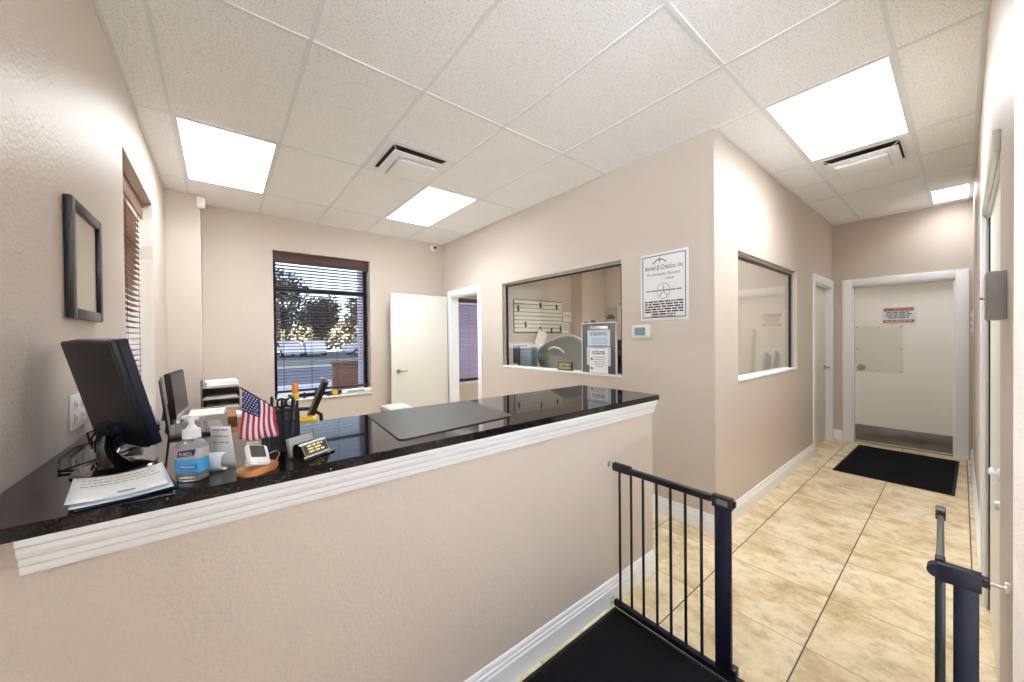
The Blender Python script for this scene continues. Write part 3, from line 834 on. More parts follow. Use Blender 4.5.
# big monitor seen from behind
ang, tilt = math.radians(209.2), math.radians(13.2)
nb = Vector((math.cos(ang), math.sin(ang), 0)); sb = Vector((-math.sin(ang), math.cos(ang), 0))
upv = Vector((0, 0, 1))*math.cos(tilt) + nb*math.sin(tilt); nrm = sb.cross(upv); nrm = nrm if nrm.dot(nb) > 0 else -nrm
c1 = Vector((-.052, -1.609, 1.288))
t = thing('computer_monitor', 'large black monitor seen from behind on the left end of the counter', 'monitor', (0, -1.765, Z), 0)
B().prism(rounded(.304, .336, .006, 3), c1 - nrm*.016, sb, upv, nrm, .016, .004).done('rear_shell', 'blackplastic', t)
B().prism(rounded(.304, .336, .006, 3), c1 - nrm*.042, sb, upv, nrm, .0258, .003).done('front_bezel', 'navy', t)
B().prism(rounded(.282, .30, .002, 2), c1 - nrm*.0435, sb, upv, nrm, .002).done('screen', 'screen', t)
B().prism(rounded(.06, .016, .003, 3), c1 - upv*.085 + sb*.02, sb, upv, nrm, .0012).done('badge', 'greyplastic', t)
j = c1 - upv*.115 + nrm*.002 + sb*.0
B().prism(rounded(.10, .05, .02, 5), j, sb, upv, nrm, .022, .006).done('hinge_cover', 'navy', t)
bc = Vector((.0, -1.765, Z))
nk0 = bc + Vector((0, 0, .012)); nk1 = j + nrm*.012 - upv*.01
b = B(); nr = 10; rings = []
for k in range(nr+1):
    f = k/nr; p = nk0.lerp(nk1, f) + nb*(.016*math.sin(PI*f)) 
    wv = .034*(1-f)**1.5 + .019; th = .020*(1-f)**2 + .011
    rings.append([p + sb*(wv*math.cos(a)) + nb*(th*math.sin(a)) for a in [2*PI*i/16 for i in range(16)]])
b._add([v for r in rings for v in r], [(r*16+i, r*16+(i+1) % 16, (r+1)*16+(i+1) % 16, (r+1)*16+i) for r in range(nr) for i in range(16)])
b.done('neck', 'gloss', t)
B().lathe([(.0, 0), (.098, 0), (.100, .004), (.094, .009), (.060, .012), (.0, .013)], bc, 40, 0.86, 1.0).done('base', 'gloss', t)
jj = j + nrm*.02
for k, (dx, dz, ln) in enumerate(((-.05, -.02, .05), (-.03, -.03, .06), (-.06, .0, .04))):
    p0 = jj + sb*dx; pts = [p0, p0 + nrm*.018 + upv*dz, p0 + nrm*.012 - Vector((0, 0, ln)), p0 - nrm*.03 - Vector((0, 0, ln+.012)), Vector((p0.x+.06, p0.y+.07, 1.115))]
    B().tube(pts, .003, 8).done('cable', 'blackplastic', t)
# loose cable loop on the counter
cb = B().tube([(-.055, -1.66, Z+.004), (-.085, -1.73, Z+.004), (-.115, -1.72, Z+.006), (-.135, -1.62, Z+.018), (-.125, -1.53, Z+.03), (-.09, -1.47, Z+.03), (-.03, -1.46, Z+.02), (.0, -1.49, Z+.005)], .0034, 8).done('cable', 'blackplastic')
tag(cb, 'black cable looping along the wall behind the large monitor base', 'cable')
# paper sheets
def sheet(name, label, cx, cy, z, w, d, rot, curl, m, lines=0, seed=1, group='papers by the monitor'):
    t = thing(name, label, 'paper', (cx, cy, z), rot, group)
    R = Matrix.Translation((cx, cy, z)) @ Matrix.Rotation(rot, 4, 'Z')
    b = B(); b.T = R
    b.grid(lambda u, v: ((u-.5)*w, (v-.5)*d, curl*(abs(u-.5)*2)**2 * (0.6+.4*v)), 12, 6)
    o = b.done('sheet', m, t); o.modifiers.new('thick', 'SOLIDIFY').thickness = .0012
    if lines:
        b = B(); b.T = R
        rnd = random.Random(seed)
        for k in range(lines):
            v = .80 - k*.13; x = .10
            while x < .86:
                l = rnd.uniform(.03, .09)
                za = lambda u: curl*(abs(u-.5)*2)**2*(0.6+.4*v) + .0012
                b._add([((x-.5)*w, (v-.5)*d, za(x)), ((x+l-.5)*w, (v-.5)*d, za(x+l)), ((x+l-.5)*w, (v+.025-.5)*d, za(x+l)), ((x-.5)*w, (v+.025-.5)*d, za(x))], [(0,1,2,3)])
                x += l + .015
        b.done('print', 'greyink', t); b = B(); b.T = R
        b._add([((.48-.5)*w, (.10-.5)*d, .0013), ((.66-.5)*w, (.10-.5)*d, .0013), ((.66-.5)*w, (.16-.5)*d, .0013), ((.48-.5)*w, (.16-.5)*d, .0013)], [(0,1,2,3)])
        b.done('stamp', 'greyink', t)
    return t
sheet('paper_sheet', 'dark-edged bottom sheet under the printed papers beside the monitor', .050, -1.990, Z+.001, .165, .195, math.radians(13), .004, 'ink')
sheet('paper_sheet', 'bluish middle sheet between the printed papers beside the monitor', .046, -1.990, Z+.006, .162, .198, math.radians(10), .006, 'paperblue')
sheet('paper_sheet', 'printed white page on top of the papers beside the monitor', .040, -1.984, Z+.013, .158, .198, math.radians(8), .010, 'paper', 3, 4)

# hand sanitizer
px, py = .174, -2.012; th = math.radians(-38)
t = thing('sanitizer_bottle', 'clear pump bottle of blue hand sanitizer gel on the counter edge', 'bottle', (px, py, Z), 0)
def sq(w, d, z, n=24, e=3.2):
    o = []
    for k in range(n):
        a = 2*PI*k/n; c, s = math.cos(a), math.sin(a)
        o.append((math.copysign(abs(c)**(2/e), c)*w/2, math.copysign(abs(s)**(2/e), s)*d/2, z))
    return o
def loft(b, rings, R):
    n = len(rings[0]); b.T = R
    b._add([v for r in rings for v in r], [(i*n+k, i*n+(k+1) % n, (i+1)*n+(k+1) % n, (i+1)*n+k) for i in range(len(rings)-1) for k in range(n)] + [tuple(range(n-1, -1, -1)), tuple((len(rings)-1)*n+k for k in range(n))])
    b.T = Matrix.Identity(4); return b
R = Matrix.Translation((px, py, Z)) @ Matrix.Rotation(th, 4, 'Z')
body = loft(B(), [sq(.060, .038, .0), sq(.068, .044, .004), sq(.069, .045, .05), sq(.069, .045, .082), sq(.066, .042, .09), sq(.045, .034, .100), sq(.028, .028, .106), sq(.027, .027, .110)], R).done('body', 'gel', t)
loft(B(), [sq(.0694, .0454, .022), sq(.0702, .0462, .025), sq(.0702, .0462, .052), sq(.0694, .0454, .057)], R).done('label_band', 'bluegel', body)
loft(B(), [sq(.0692, .0452, .0575), sq(.0700, .0460, .058), sq(.0700, .0460, .083), sq(.0688, .0448, .084)], R).done('upper_label', 'lightgrey', body)
b = B().cyl((px, py, Z+.108), (px, py, Z+.130), .0195, .0185, 24).cyl((px, py, Z+.130), (px, py, Z+.140), .014, .008, 20).cyl((px, py, Z+.138), (px, py, Z+.158), .006, n=14)
hd = Vector((math.cos(math.radians(140)), math.sin(math.radians(140)), 0))
b.T = Matrix.Identity(4)
b.cyl((px, py, Z+.154), (px, py, Z+.165), .011, .010, 16)
c0 = Vector((px, py, Z+.160)); b.tube([c0 - hd*.016, c0, c0 + hd*.02, c0 + hd*.034 - Vector((0, 0, .004)), c0 + hd*.036 - Vector((0, 0, .014))], [.006, .007, .006, .0045, .004], 10)
b.done('pump', 'pump', t)
lx = Vector((math.cos(th), math.sin(th), 0)); lo = Vector((math.sin(th), -math.cos(th), 0))
f0 = Vector((px, py, Z)) + lo*.0236 + lx*.006
B().prism([(-.024, .0), (.020, .006), (.024, .022), (-.020, .016)], f0 + Vector((0, 0, .062)), lx, (0, 0, 1), lo, .0006).done('brand_patch', 'purple', body)
text('lettering', 'PURELL', 'paper', body, f0 + Vector((0, 0, .0675)) + lo*.0008, (lx + Vector((0, 0, .12))).normalized(), (0, 0, 1), .0085, .034)
B().box(-.021, .026, -.0005, .0003, 0, .011).done('tmp', 'labelblue').select_set(False)
tmp = bpy.data.objects['tmp']; me = tmp.data; bpy.data.objects.remove(tmp)
mm = Matrix(((lx.x, -lo.x, 0, f0.x), (lx.y, -lo.y, 0, f0.y), (0, 0, 1, Z+.034), (0, 0, 0, 1)))
me.transform(world_of(t).inverted() @ mm); o = bpy.data.objects.new('blue_strip', me); COL.objects.link(o); o.parent = body
text('lettering', 'Advanced', 'paper', body, f0 + Vector((0, 0, .0365)) + lo*.0008 + lx*.002, lx, (0, 0, 1), .006, .036)
print_lines('lettering', 'greyink', body, f0 - lx*.022 + Vector((0, 0, .022)) + lo*.0004, lx, (0, 0, 1), .044, 2, .006, .0025, 21)

# receipt in curl stand
t = thing('receipt_roll', 'tall curling white receipt paper strip standing beside the sanitizer bottle', 'receipt', (.235, -1.975, Z))
rx = Vector((math.cos(math.radians(-36)), math.sin(math.radians(-36)), 0)); rn = Vector((rx.y, -rx.x, 0))
ro = Vector((.236, -1.962, Z)); prof = [(.012, .0), (.008, .03), (.004, .06), (0, .09), (-.004, .118)]
b = B(); b.grid(lambda u, v: ro + rx*((u-.5)*.056) - rn*(.012 - .02*v) + Vector((0, 0, .001 + .118*v)), 2, 10)
o = b.done('tall_strip', 'paper', t); o.modifiers.new('thick', 'SOLIDIFY').thickness = .001
def curlf(u, v):
    a = -PI*.15 + v*PI*1.25
    return ro + rx*((u-.5)*.06 - .008) + rn*(.020 + .020*math.sin(a)*.9) + Vector((0, 0, .026 - .024*math.cos(a)))
b = B(); b.grid(curlf, 2, 18); o = b.done('curled_end', 'paper', t); o.modifiers.new('thick', 'SOLIDIFY').thickness = .001
print_lines('print', 'greyink', t, ro - rx*.022 - rn*(-.0075) + Vector((0, 0, .108)), rx, (0, 0, 1), .044, 3, .018, .003, 31)

# wooden dish with card reader
wx = Vector((math.cos(math.radians(34)), math.sin(math.radians(34)), 0)); wy = Vector((-wx.y, wx.x, 0)); wo = Vector((.312, -2.060, Z))
t = thing('wooden_dish', 'oval honey-coloured wooden desk tray in front of the small flag', 'tray', tuple(wo))
pl = [(.050*math.copysign(abs(math.cos(a))**.75, math.cos(a)), .032*math.copysign(abs(math.sin(a))**.75, math.sin(a))) for a in [2*PI*k/28 for k in range(28)]]
B().prism(pl, wo, wx, wy, (0, 0, 1), .016, .003).done('base', 'dishwood', t)
po = wo + wx*.038 + wy*.02 + Vector((0, 0, .016))
B().tube([po, po + Vector((0, 0, .016)) + wx*.01, po + Vector((0, 0, .022)) + wx*.024 - wy*.01, po + Vector((0, 0, .016)) + wx*.020 - wy*.028, po - wy*.034 + wx*.004], .0016, 8).done('wire_loop', 'goldwire', t)
t = thing('card_reader', 'white hand-held device with dark screen resting on the wooden tray', 'card reader', tuple(wo + Vector((0, 0, .017))))
ty = (wy*math.cos(.65) + Vector((0, 0, 1))*math.sin(.65)).normalized()
ty0 = ty; rxx = (wx*math.cos(.42) - ty0*math.sin(.42)).normalized(); ty = (ty0*math.cos(.42) + wx*math.sin(.42)).normalized()
tz = rxx.cross(ty).normalized()
ro2 = wo + Vector((-.004, -.004, .0415))
B().prism(rounded(.054, .068, .008, 4), ro2, rxx, ty, tz, .012, .003).done('housing', 'pump', t)
B().prism(rounded(.036, .042, .002, 2), ro2 + ty*.008 + tz*.012, rxx, ty, tz, .0008).done('display', 'screen', t)
B().prism(rounded(.010, .010, .004, 4), ro2 - ty*.024 + tz*.012, rxx, ty, tz, .0012).done('button', 'offwhite', t)
B().box(ro2.x-.024, ro2.x-.008, ro2.y+.0, ro2.y+.02, Z+.0165, Z+.035, .002).done('stand_foot', 'pump', t)
t = B().prism([(-.016, 0), (.016, 0), (.015, .062), (-.015, .062)], Vector((.305, -1.975, Z)), (1, 0, 0), Vector((0, .25, 1)).normalized(), (0, 1, 0), .003).done('paper_slip', 'papertan')
tag(t, 'tan paper slip standing behind the white hand-held device', 'paper')

# small flag
t = thing('hand_flag', 'small striped flag with a starry blue corner leaning left from the pen holder', 'flag', (.385, -1.885, Z+.03))
fy = -1.93
tip, hst = Vector((.284, fy, 1.306)), Vector((.366, fy+.008, 1.236))
bl, br = Vector((.279, fy-.01, 1.158)), Vector((.371, fy+.0, 1.152))
def flagp(u, v):
    p = tip.lerp(hst, u).lerp(bl.lerp(br, u), v)
    p.y += .008*math.sin(u*9 + v*2.0)*min(1, v*3+.15) ; p.x += .004*math.sin(v*5+u*3)*v
    p.z -= .006*math.sin(PI*u)*v
    return p
def fm(i, j):
    if i < 14 and j < 9: return 2
    return 0 if (i//2) % 2 == 0 else 1
b = B(); b.grid(flagp, 26, 20, fm)
o = b.done('cloth', ['flagred', 'flagwhite', 'flagblue'], t); o.modifiers.new('thick', 'SOLIDIFY').thickness = .0008
sb_ = B()
for r in range(7):
    for c in range(6 if r % 2 == 0 else 5):
        u = (.035 + .08*c + (0 if r % 2 == 0 else .04)) ; v = (.04 + r*.06)
        q = flagp(u, v); q.y -= .0016
        e1 = (flagp(min(1, u+.02), v) - flagp(u, v)).normalized(); e2 = Vector((0, 0, 1))
        pts = [q + e1*(rr*math.sin(2*PI*k/10)) + e2*(rr*math.cos(2*PI*k/10)) for k, rr in [(k, .0029 if k % 2 == 0 else .0013) for k in range(10)]]
        sb_._add(pts, [tuple(range(10))])
sb_.done('stars', 'flagwhite', o)
B().tube([tip + Vector((-.004, 0.003, .004)), hst + Vector((0, .003, 0)), Vector((.404, -1.878, 1.20)), Vector((.425, -1.872, 1.175))], .0025, 8).done('stick', 'ink', t)
# pen holder
t = thing('pen_holder', 'dark mesh desk organizer full of pens behind the small flag', 'pen holder', (.39, -1.87, Z))
ph = thing
hx0, hx1, hy0, hy1 = .338, .435, -1.905, -1.815
B().box(hx0, hx1, hy0, hy1, Z, Z+.004).done('base', 'mesh', t)
b = B()
for z0, z1 in ((Z+.129, Z+.135),):
    b.box(hx0, hx1, hy0, hy0+.002, z0, z1).box(hx0, hx1, hy1-.002, hy1, z0, z1).box(hx0, hx0+.002, hy0, hy1, z0, z1).box(hx1-.002, hx1, hy0, hy1, z0, z1)
b.done('rim', 'mesh', t)
b = B()
for k in range(27):
    x = hx0 + (hx1-hx0)*k/26; b.box(x-.0009, x+.0009, hy0, hy0+.0015, Z+.004, Z+.131).box(x-.0009, x+.0009, hy1-.0015, hy1, Z+.004, Z+.131)
for k in range(25):
    y = hy0 + (hy1-hy0)*k/24; b.box(hx0, hx0+.0015, y-.0009, y+.0009, Z+.004, Z+.131).box(hx1-.0015, hx1, y-.0009, y+.0009, Z+.004, Z+.131)
for k in range(31):
    z = Z + .007 + .004*k; b.box(hx0, hx1, hy0, hy0+.0015, z, z+.0022).box(hx1-.0015, hx1, hy0, hy1, z, z+.0022).box(hx0, hx0+.0015, hy0, hy1, z, z+.0022)
b.done('mesh_sides', 'mesh', t)
B().box(.383, .386, hy0+.002, hy1-.002, Z+.004, Z+.12).done('divider', 'mesh', t)
pens = [((.35, -1.85), (.345, -1.86, .165), 'ink', 'slim black pen, leftmost in the dark mesh pen holder'), ((.362, -1.83), (.366, -1.82, .170), 'navy', 'navy pen standing at the back of the mesh pen holder'),
        ((.398, -1.86), (.392, -1.87, .162), 'blackplastic', 'thick black marker in the middle of the mesh pen holder'), ((.412, -1.84), (.424, -1.835, .166), 'navy', 'short navy pen near the right side of the pen holder'),
        ((.422, -1.88), (.430, -1.885, .158), 'ink', 'black pen at the front right corner of the pen holder')]
for (x, y), (x2, y2, h), m, lab in pens:
    q = thing('pen', lab, 'pen', (x, y, Z+.005), 0, 'pens in the desk organizer')
    B().cyl((x, y, Z+.006), (x2, y2, Z+h*.8), .0042, n=10).done('barrel', m, q)
    B().cyl((x2, y2, Z+h*.8), (x2 + (x2-x)*.2, y2 + (y2-y)*.2, Z+h), .0046, .0038, 10).box(x2+.004, x2+.006, y2-.001, y2+.001, Z+h*.8, Z+h*.97).done('cap', m, q)
t = thing('scissors', 'dark-handled scissors standing in the mesh pen holder', 'scissors', (.408, -1.87, Z+.02))
for s in (-1, 1):
    B().tube([(.402 + s*.013 + .012*math.cos(a), -1.868 + s*.003, Z+.152 + .015*math.sin(a)) for a in [2*PI*k/16 for k in range(16)]], .0032, 8, closed=True).done('finger_loop', 'navy', t)
    B().prism([(0, 0), (.006, 0), (s*.008+.004, .105), (s*.008-.002, .105)], (.402, -1.868 + s*.003, Z+.022), (1, 0, 0), (0, 0, 1), (0, 1, 0), .0016).done('blade', 'chrome', t)

# business card holder with gold plate
t = thing('card_holder', 'black business card holder with engraved gold name plate on the counter edge', 'card holder', (.457, -2.01, Z))
cx_ = Vector((math.cos(math.radians(32)), math.sin(math.radians(32)), 0)); cy_ = Vector((-cx_.y, cx_.x, 0)); co = Vector((.457, -2.012, Z))
CM = Matrix(((cx_.x, cy_.x, 0, co.x), (cx_.y, cy_.y, 0, co.y), (0, 0, 1, co.z), (0, 0, 0, 1)))
b = B(); b.T = CM; b.box(-.056, .056, -.028, .030, 0, .006, .002); b.done('base', 'gloss', t)
b = B(); b.T = CM; b.prism([(-.016, .006), (.028, .006), (.028, .040), (.020, .046), (.006, .046)], (-.048, 0, 0), (0, 1, 0), (0, 0, 1), (1, 0, 0), .096); b.done('holder_block', 'gloss', t)
py_ = Vector((0, .022, .040)).normalized(); 
fo = CM @ Vector((0, -.0165, .009)); fey = (cy_*py_.y + Vector((0, 0, 1))*py_.z).normalized(); fez = cx_.cross(fey)
pp = B().prism(rounded(.092, .036, .002, 2), fo + fey*.0195, cx_, fey, fez, .0012).done('name_plate', 'blackplastic', t)
for k, (s, w, h) in enumerate((('NOTARY PUBLIC', .064, .0075), ('ASSISTANT MANAGER', .060, .0065))):
    pass
print_lines('lettering', 'gold', pp, fo + fey*.027 - cx_*.028 + fez*.0014, cx_, fey, .056, 3, .009, .0055, 41)
b = B()
for a in ((-.043, .043, .0028, .0036), (-.043, .043, .0356, .0364), (-.043, -.0422, .0028, .0364), (.0422, .043, .0028, .0364)):
    b._add([fo + cx_*a[0] + fey*a[2] + fez*.0014, fo + cx_*a[1] + fey*a[2] + fez*.0014, fo + cx_*a[1] + fey*a[3] + fez*.0014, fo + cx_*a[0] + fey*a[3] + fez*.0014], [(0, 1, 2, 3)])
b.done('gold_border', 'gold', pp)
t = thing('business_cards', 'white card stack standing up behind the gold name plate', 'card stack', tuple(CM @ Vector((-.02, .034, 0))))
b = B(); b.T = CM @ Matrix.Translation((-.006, .0405, 0)) @ Matrix.Rotation(-.2, 4, 'X'); b.box(-.042, .042, -.007, .007, .003, .060, .001); b.done('stack', 'lightgrey', t)

# desk mat on the counter
P0, P1, P2, P3 = Vector((.735, -2.03)), Vector((1.268, -1.972)), Vector((1.372, -1.60)), Vector((.735, -1.49))
def smoothpoly(ps, r=.03, n=5):
    out = []
    for i, p in enumerate(ps):
        a, c = ps[i-1], ps[(i+1) % len(ps)]
        u, v = (a-p).normalized(), (c-p).normalized()
        s, e = p + u*r, p + v*r
        for k in range(n+1):
            f = k/n; out.append(tuple(s*(1-f)**2 + p*2*f*(1-f) + e*f**2))
    return out
dm = B().prism(smoothpoly([Vector((.722, -2.035)), Vector((1.275, -1.985)), Vector((1.34, -1.50)), Vector((.77, -1.50))]), (0, 0, Z), (1, 0, 0), (0, 1, 0), (0, 0, 1), .004, .001).done('desk_mat', 'deskmat')
tag(dm, 'dark grey desk mat with rounded corners lying on the granite countertop', 'desk mat')

# laptop on the counter return
t = thing('laptop', 'open dark laptop seen edge-on between the large monitor and the sanitizer', 'laptop', (.09, -1.32, Z))
b = B(); b.T = Matrix.Translation((.150, -1.335, Z)) @ Matrix.Rotation(math.radians(4), 4, 'Z')
LT = b.T.copy()
b.box(-.075, .085, -.115, .115, 0, .014, .004); b.done('body', 'greyplastic', t)
b = B(); b.T = LT
for i in range(5):
    for k in range(11): b.box(-.06+.021*i, -.043+.021*i, -.105+.0192*k, -.089+.0192*k, .014, .0165)
b.done('keyboard', 'keys', t)
b = B(); b.T = LT @ Matrix.Translation((-.073, 0, .012)) @ Matrix.Rotation(math.radians(-6), 4, 'Y')
b.box(-.006, 0, -.115, .115, 0, .205, .002); b.done('lid', 'blackplastic', t)
b = B(); b.T = LT @ Matrix.Translation((-.073, 0, .012)) @ Matrix.Rotation(math.radians(-6), 4, 'Y')
b.box(0, .0008, -.106, .106, .012, .195); b.done('screen', 'screen', t)
# black desk phone behind the laptop
t = thing('desk_phone', 'black desk phone standing behind the edge-on laptop', 'phone', (-.05, -1.13, Z))
b = B(); b.T = Matrix.Translation((-.06, -1.13, Z)) @ Matrix.Rotation(math.radians(20), 4, 'Z')
PT = b.T.copy()
b.prism([(-.07, 0), (.07, 0), (.07, .012), (-.04, .085), (-.07, .085)], (-.075, 0, 0), (0, -1, 0), (0, 0, 1), (1, 0, 0), .15, .004); b.done('body', 'blackplastic', t)
b = B(); b.T = PT; b.tube([(-.05, .06, .09), (-.052, .03, .105), (-.05, -.03, .075), (-.05, -.06, .04)], [.018, .012, .012, .018], 12); b.done('handset', 'gloss', t)
b = B(); b.T = PT
for i in range(4):
    for k in range(3): b.box(.0+.018*k, .013+.018*k, .0-.016*i, .011-.016*i, .05-.0105*i, .058-.0105*i)
b.done('keypad', 'greyplastic', t)

# ------------------------------------------------------------------ desks behind the counter
def desk(label, x0, x1, y0, y1, ztop, drawers):
    t = thing('desk', label, 'desk', ((x0+x1)/2, (y0+y1)/2, 0))
    B().box(x0, x1, y0, y1, ztop-.03, ztop, .003).done('top', 'deskwood', t)
    for (a, c, e, f) in ((x0+.01, x1-.01, y0+.01, y0+.03), (x0+.01, x1-.01, y1-.03, y1-.01)):
        B().box(a, c, e, f, 0, ztop-.03).done('side_panel', 'deskwood', t)
    B().box(x0+.01, x0+.03, y0+.03, y1-.03, .25, ztop-.03).done('back_panel', 'deskwood', t)
desk('brown wooden desk along the left wall below the blind', XL+.004, .40, -.95, 1.60, .75, 1)
desk('brown wooden work desk tucked behind the counter half wall', .55, 2.2, -1.95, -1.15, .75, 1)
# second monitor
ang2 = math.radians(-4.5); t2 = math.radians(5.4)
n2 = Vector((math.cos(ang2), math.sin(ang2), 0)); s2 = Vector((-math.sin(ang2), math.cos(ang2), 0)); u2 = Vector((0, 0, 1))*math.cos(t2) - n2*math.sin(t2)
u2 = (Vector((0, 0, 1))*math.cos(-t2) + n2*math.sin(-t2)).normalized(); n2t = s2.cross(u2)
c2 = Vector((.035, -.219, 1.129))
t = thing('computer_monitor', 'smaller grey-screened monitor on the desk behind the laptop', 'monitor', (-.02, -.219, .75))
B().prism(rounded(.41, .27, .006, 3), c2 - n2t*.030, s2, u2, n2t, .028, .004).done('shell', 'blackplastic', t)
B().prism(rounded(.38, .24, .002, 2), c2 - n2t*.0025, s2, u2, n2t, .001).done('screen', 'screen', t)
B().prism(rounded(.405, .018, .002, 2), c2 - u2*.123 - n2t*.002, s2, u2, n2t, .0022).done('lower_bezel', 'lightgrey', t)
B().tube([c2 - n2t*.03 - u2*.05, c2 - n2t*.07 - u2*.09, Vector((-.045, -.219, .90)), Vector((-.03, -.219, .765))], [.025, .022, .02, .022], 12).done('neck', 'blackplastic', t)
B().lathe([(0, 0), (.11, 0), (.105, .01), (.03, .018), (0, .018)], (-.03, -.219, .7502), 28, .8, 1.0).done('base', 'blackplastic', t)
# letter tray
t = thing('letter_tray', 'three-shelf letter tray with brown insides standing on the left desk', 'letter tray', (.23, 1.36, .75))
x0, x1, y0, y1 = .09, .372, 1.22, 1.50
B().box(x0-.012, x0, y0-.02, y1, .7502, 1.075, .002).done('side_panel', 'greyplastic', t)
B().box(x1, x1+.008, y0+.06, y1, .7502, 1.0, .002).done('side_panel', 'lightgrey', t)
B().box(x0, x1, y1-.008, y1, .7502, 1.0).done('back_panel', 'cardboard', t)
for z in (.775, .885, .995):
    B().box(x0, x1, y0, y1-.008, z, z+.006).box(x0, x1, y0, y0+.004, z+.006, z+.020).done('shelf', 'lightgrey', t)
def pile(label, cx, cy, z, w, d, h, rot=0, n=6, name='paper_pile', m='paper', cat='paper pile'):
    o = B(); rnd = random.Random(int(cx*1000 + cy*77))
    for k in range(n):
        o.T = Matrix.Translation((cx + rnd.uniform(-.006, .006), cy + rnd.uniform(-.006, .006), z)) @ Matrix.Rotation(rot + rnd.uniform(-.06, .06), 4, 'Z')
        o.box(-w/2, w/2, -d/2, d/2, h*k/n, h*(k+1)/n - .0003)
    return tag(o.done(name, m), label, cat, 'paper piles on the left desk')
pile('white paper pile on the top shelf of the letter tray', .235, 1.355, 1.0015, .24, .25, .055, .06)
pile('white papers on the middle shelf of the letter tray', .23, 1.365, .892, .24, .24, .018, -.04, 3)
pile('white papers on the lowest shelf of the letter tray', .24, 1.365, .782, .24, .24, .03, .05, 4)
# cardboard box with adding machine
bx = tag(B().box(-.02, .33, .42, .82, .7502, .838, .004).box(-.02, .155, .60, .61, .838, .8395).done('cardboard_box', 'cardboard'), 'low brown cardboard box on the left desk under the cream adding machine', 'box')
t = thing('adding_machine', 'cream adding machine with white keys in front of the letter tray', 'calculator', (.14, .60, .84))
b = B(); b.T = Matrix.Translation((.145, .60, .840)) @ Matrix.Rotation(math.radians(-8), 4, 'Z'); AT = b.T.copy()
b.prism([(-.10, 0), (.10, 0), (.10, .030), (.05, .058), (-.02, .046), (-.10, .020)], (-.11, 0, 0), (0, 1, 0), (0, 0, 1), (1, 0, 0), .22, .006); b.done('housing', 'creamplastic', t)
b = B(); b.T = AT
sl = math.atan2(.026, .08)
for i in range(4):
    for k in range(6):
        y = -.088 + i*.018; zt = .020 + (y + .10)*.026/.08 + .001
        b.box(-.02 + k*.019, -.005 + k*.019, y, y+.012, zt, zt+.007, .001)
b.done('keys', 'paper', t)
b = B(); b.T = AT; b.box(-.10, .10, .015, .040, .052, .058, .002); b.done('display', 'keys', t)
kb = thing('keyboard', 'dark grey keyboard leaning on the left desk below the adding machine', 'keyboard', (.12, .33, .75))
b = B(); b.T = Matrix.Translation((.13, .28, .7502)) @ Matrix.Rotation(math.radians(6), 4, 'Z') @ Matrix.Rotation(math.radians(9), 4, 'X'); KT = b.T.copy()
b.box(-.16, .16, -.07, .07, .012, .026, .004); b.done('body', 'greyplastic', kb)
b = B(); b.T = KT
for i in range(5):
    for k in range(15): b.box(-.15+.02*k, -.134+.02*k, -.06+.023*i, -.041+.023*i, .026, .033)
b.done('keys', 'keys', kb)
pile('scattered white papers on the right edge of the left desk', .30, .98, .7502, .16, .24, .03, .3, 5)
pile('white papers lying on the left desk behind the small flag', .30, -.55, .7502, .16, .26, .022, -.2, 4)

# office chair (reception)
def bent(b, pts, w, th, side):
    """ribbon of width w along side, thickness th, following pts"""
    side = Vector(side); n = len(pts); vs = []
    for i, p in enumerate(pts):
        d = (Vector(pts[min(i+1, n-1)]) - Vector(pts[max(i-1, 0)])).normalized(); q = d.cross(side).normalized()
        p = Vector(p); vs += [p - side*w/2 - q*th/2, p + side*w/2 - q*th/2, p + side*w/2 + q*th/2, p - side*w/2 + q*th/2]
    fs = []
    for i in range(n-1):
        a, c = i*4, i*4+4
        fs += [(a+k, a+(k+1) % 4, c+(k+1) % 4, c+k) for k in range(4)]
    fs += [(3, 2, 1, 0), tuple((n-1)*4+k for k in range(4))]
    b._add(vs, fs); return b
cc = Vector((.62, .10, 0)); fa = math.radians(170)     # facing direction
fd = Vector((math.cos(fa), math.sin(fa), 0)); sd = Vector((-fd.y, fd.x, 0))
t = thing('office_chair', 'dark brown office chair with looped armrests behind the counter', 'office chair', tuple(cc))
FR = Matrix(((fd.x, sd.x, 0, cc.x), (fd.y, sd.y, 0, cc.y), (0, 0, 1, 0), (0, 0, 0, 1)))
b = B(); b.T = FR; b.box(-.20, .19, -.23, .23, .47, .55, .03, 3); b.done('seat', 'chairfab', t)
b = B(); bent(b, [FR @ Vector(p) for p in ((-.155, 0, .66), (-.17, 0, .80), (-.215, 0, .92), (-.26, 0, 1.03), (-.295, 0, 1.11))], .34, .036, sd); b.done('backrest', 'chairfab', t)
b = B(); bent(b, [FR @ Vector(p) for p in ((-.05, 0, .46), (-.17, 0, .47), (-.205, 0, .58), (-.20, 0, .76))], .07, .02, sd); b.done('back_bracket', 'blackplastic', t)
for s in (-1, 1):
    pts = [FR @ Vector((x, s*.27, z)) for x, z in ((-.22, .50), (-.27, .62), (-.26, .78), (-.18, .84), (.06, .85), (.12, .80), (.13, .66), (.08, .50))]
    B().tube(pts, .017, 10).done('armrest', 'blackplastic', t)
B().tube([FR @ Vector((0, 0, .47)), FR @ Vector((0, 0, .12))], .028, 14).done('gas_lift', 'blackplastic', t)
for k in range(5):
    a = 2*PI*k/5 + .3; e = FR @ Vector((.28*math.cos(a), .28*math.sin(a), .075))
    q = B().tube([FR @ Vector((0, 0, .12)), FR @ Vector((.15*math.cos(a), .15*math.sin(a), .10)), e], [.03, .022, .016], 10).done('base_leg', 'blackplastic', t)
    B().cyl(e + Vector((-.012, 0, -.047)), e + Vector((.012, 0, -.047)), .027, n=16).done('caster', 'ink', q)
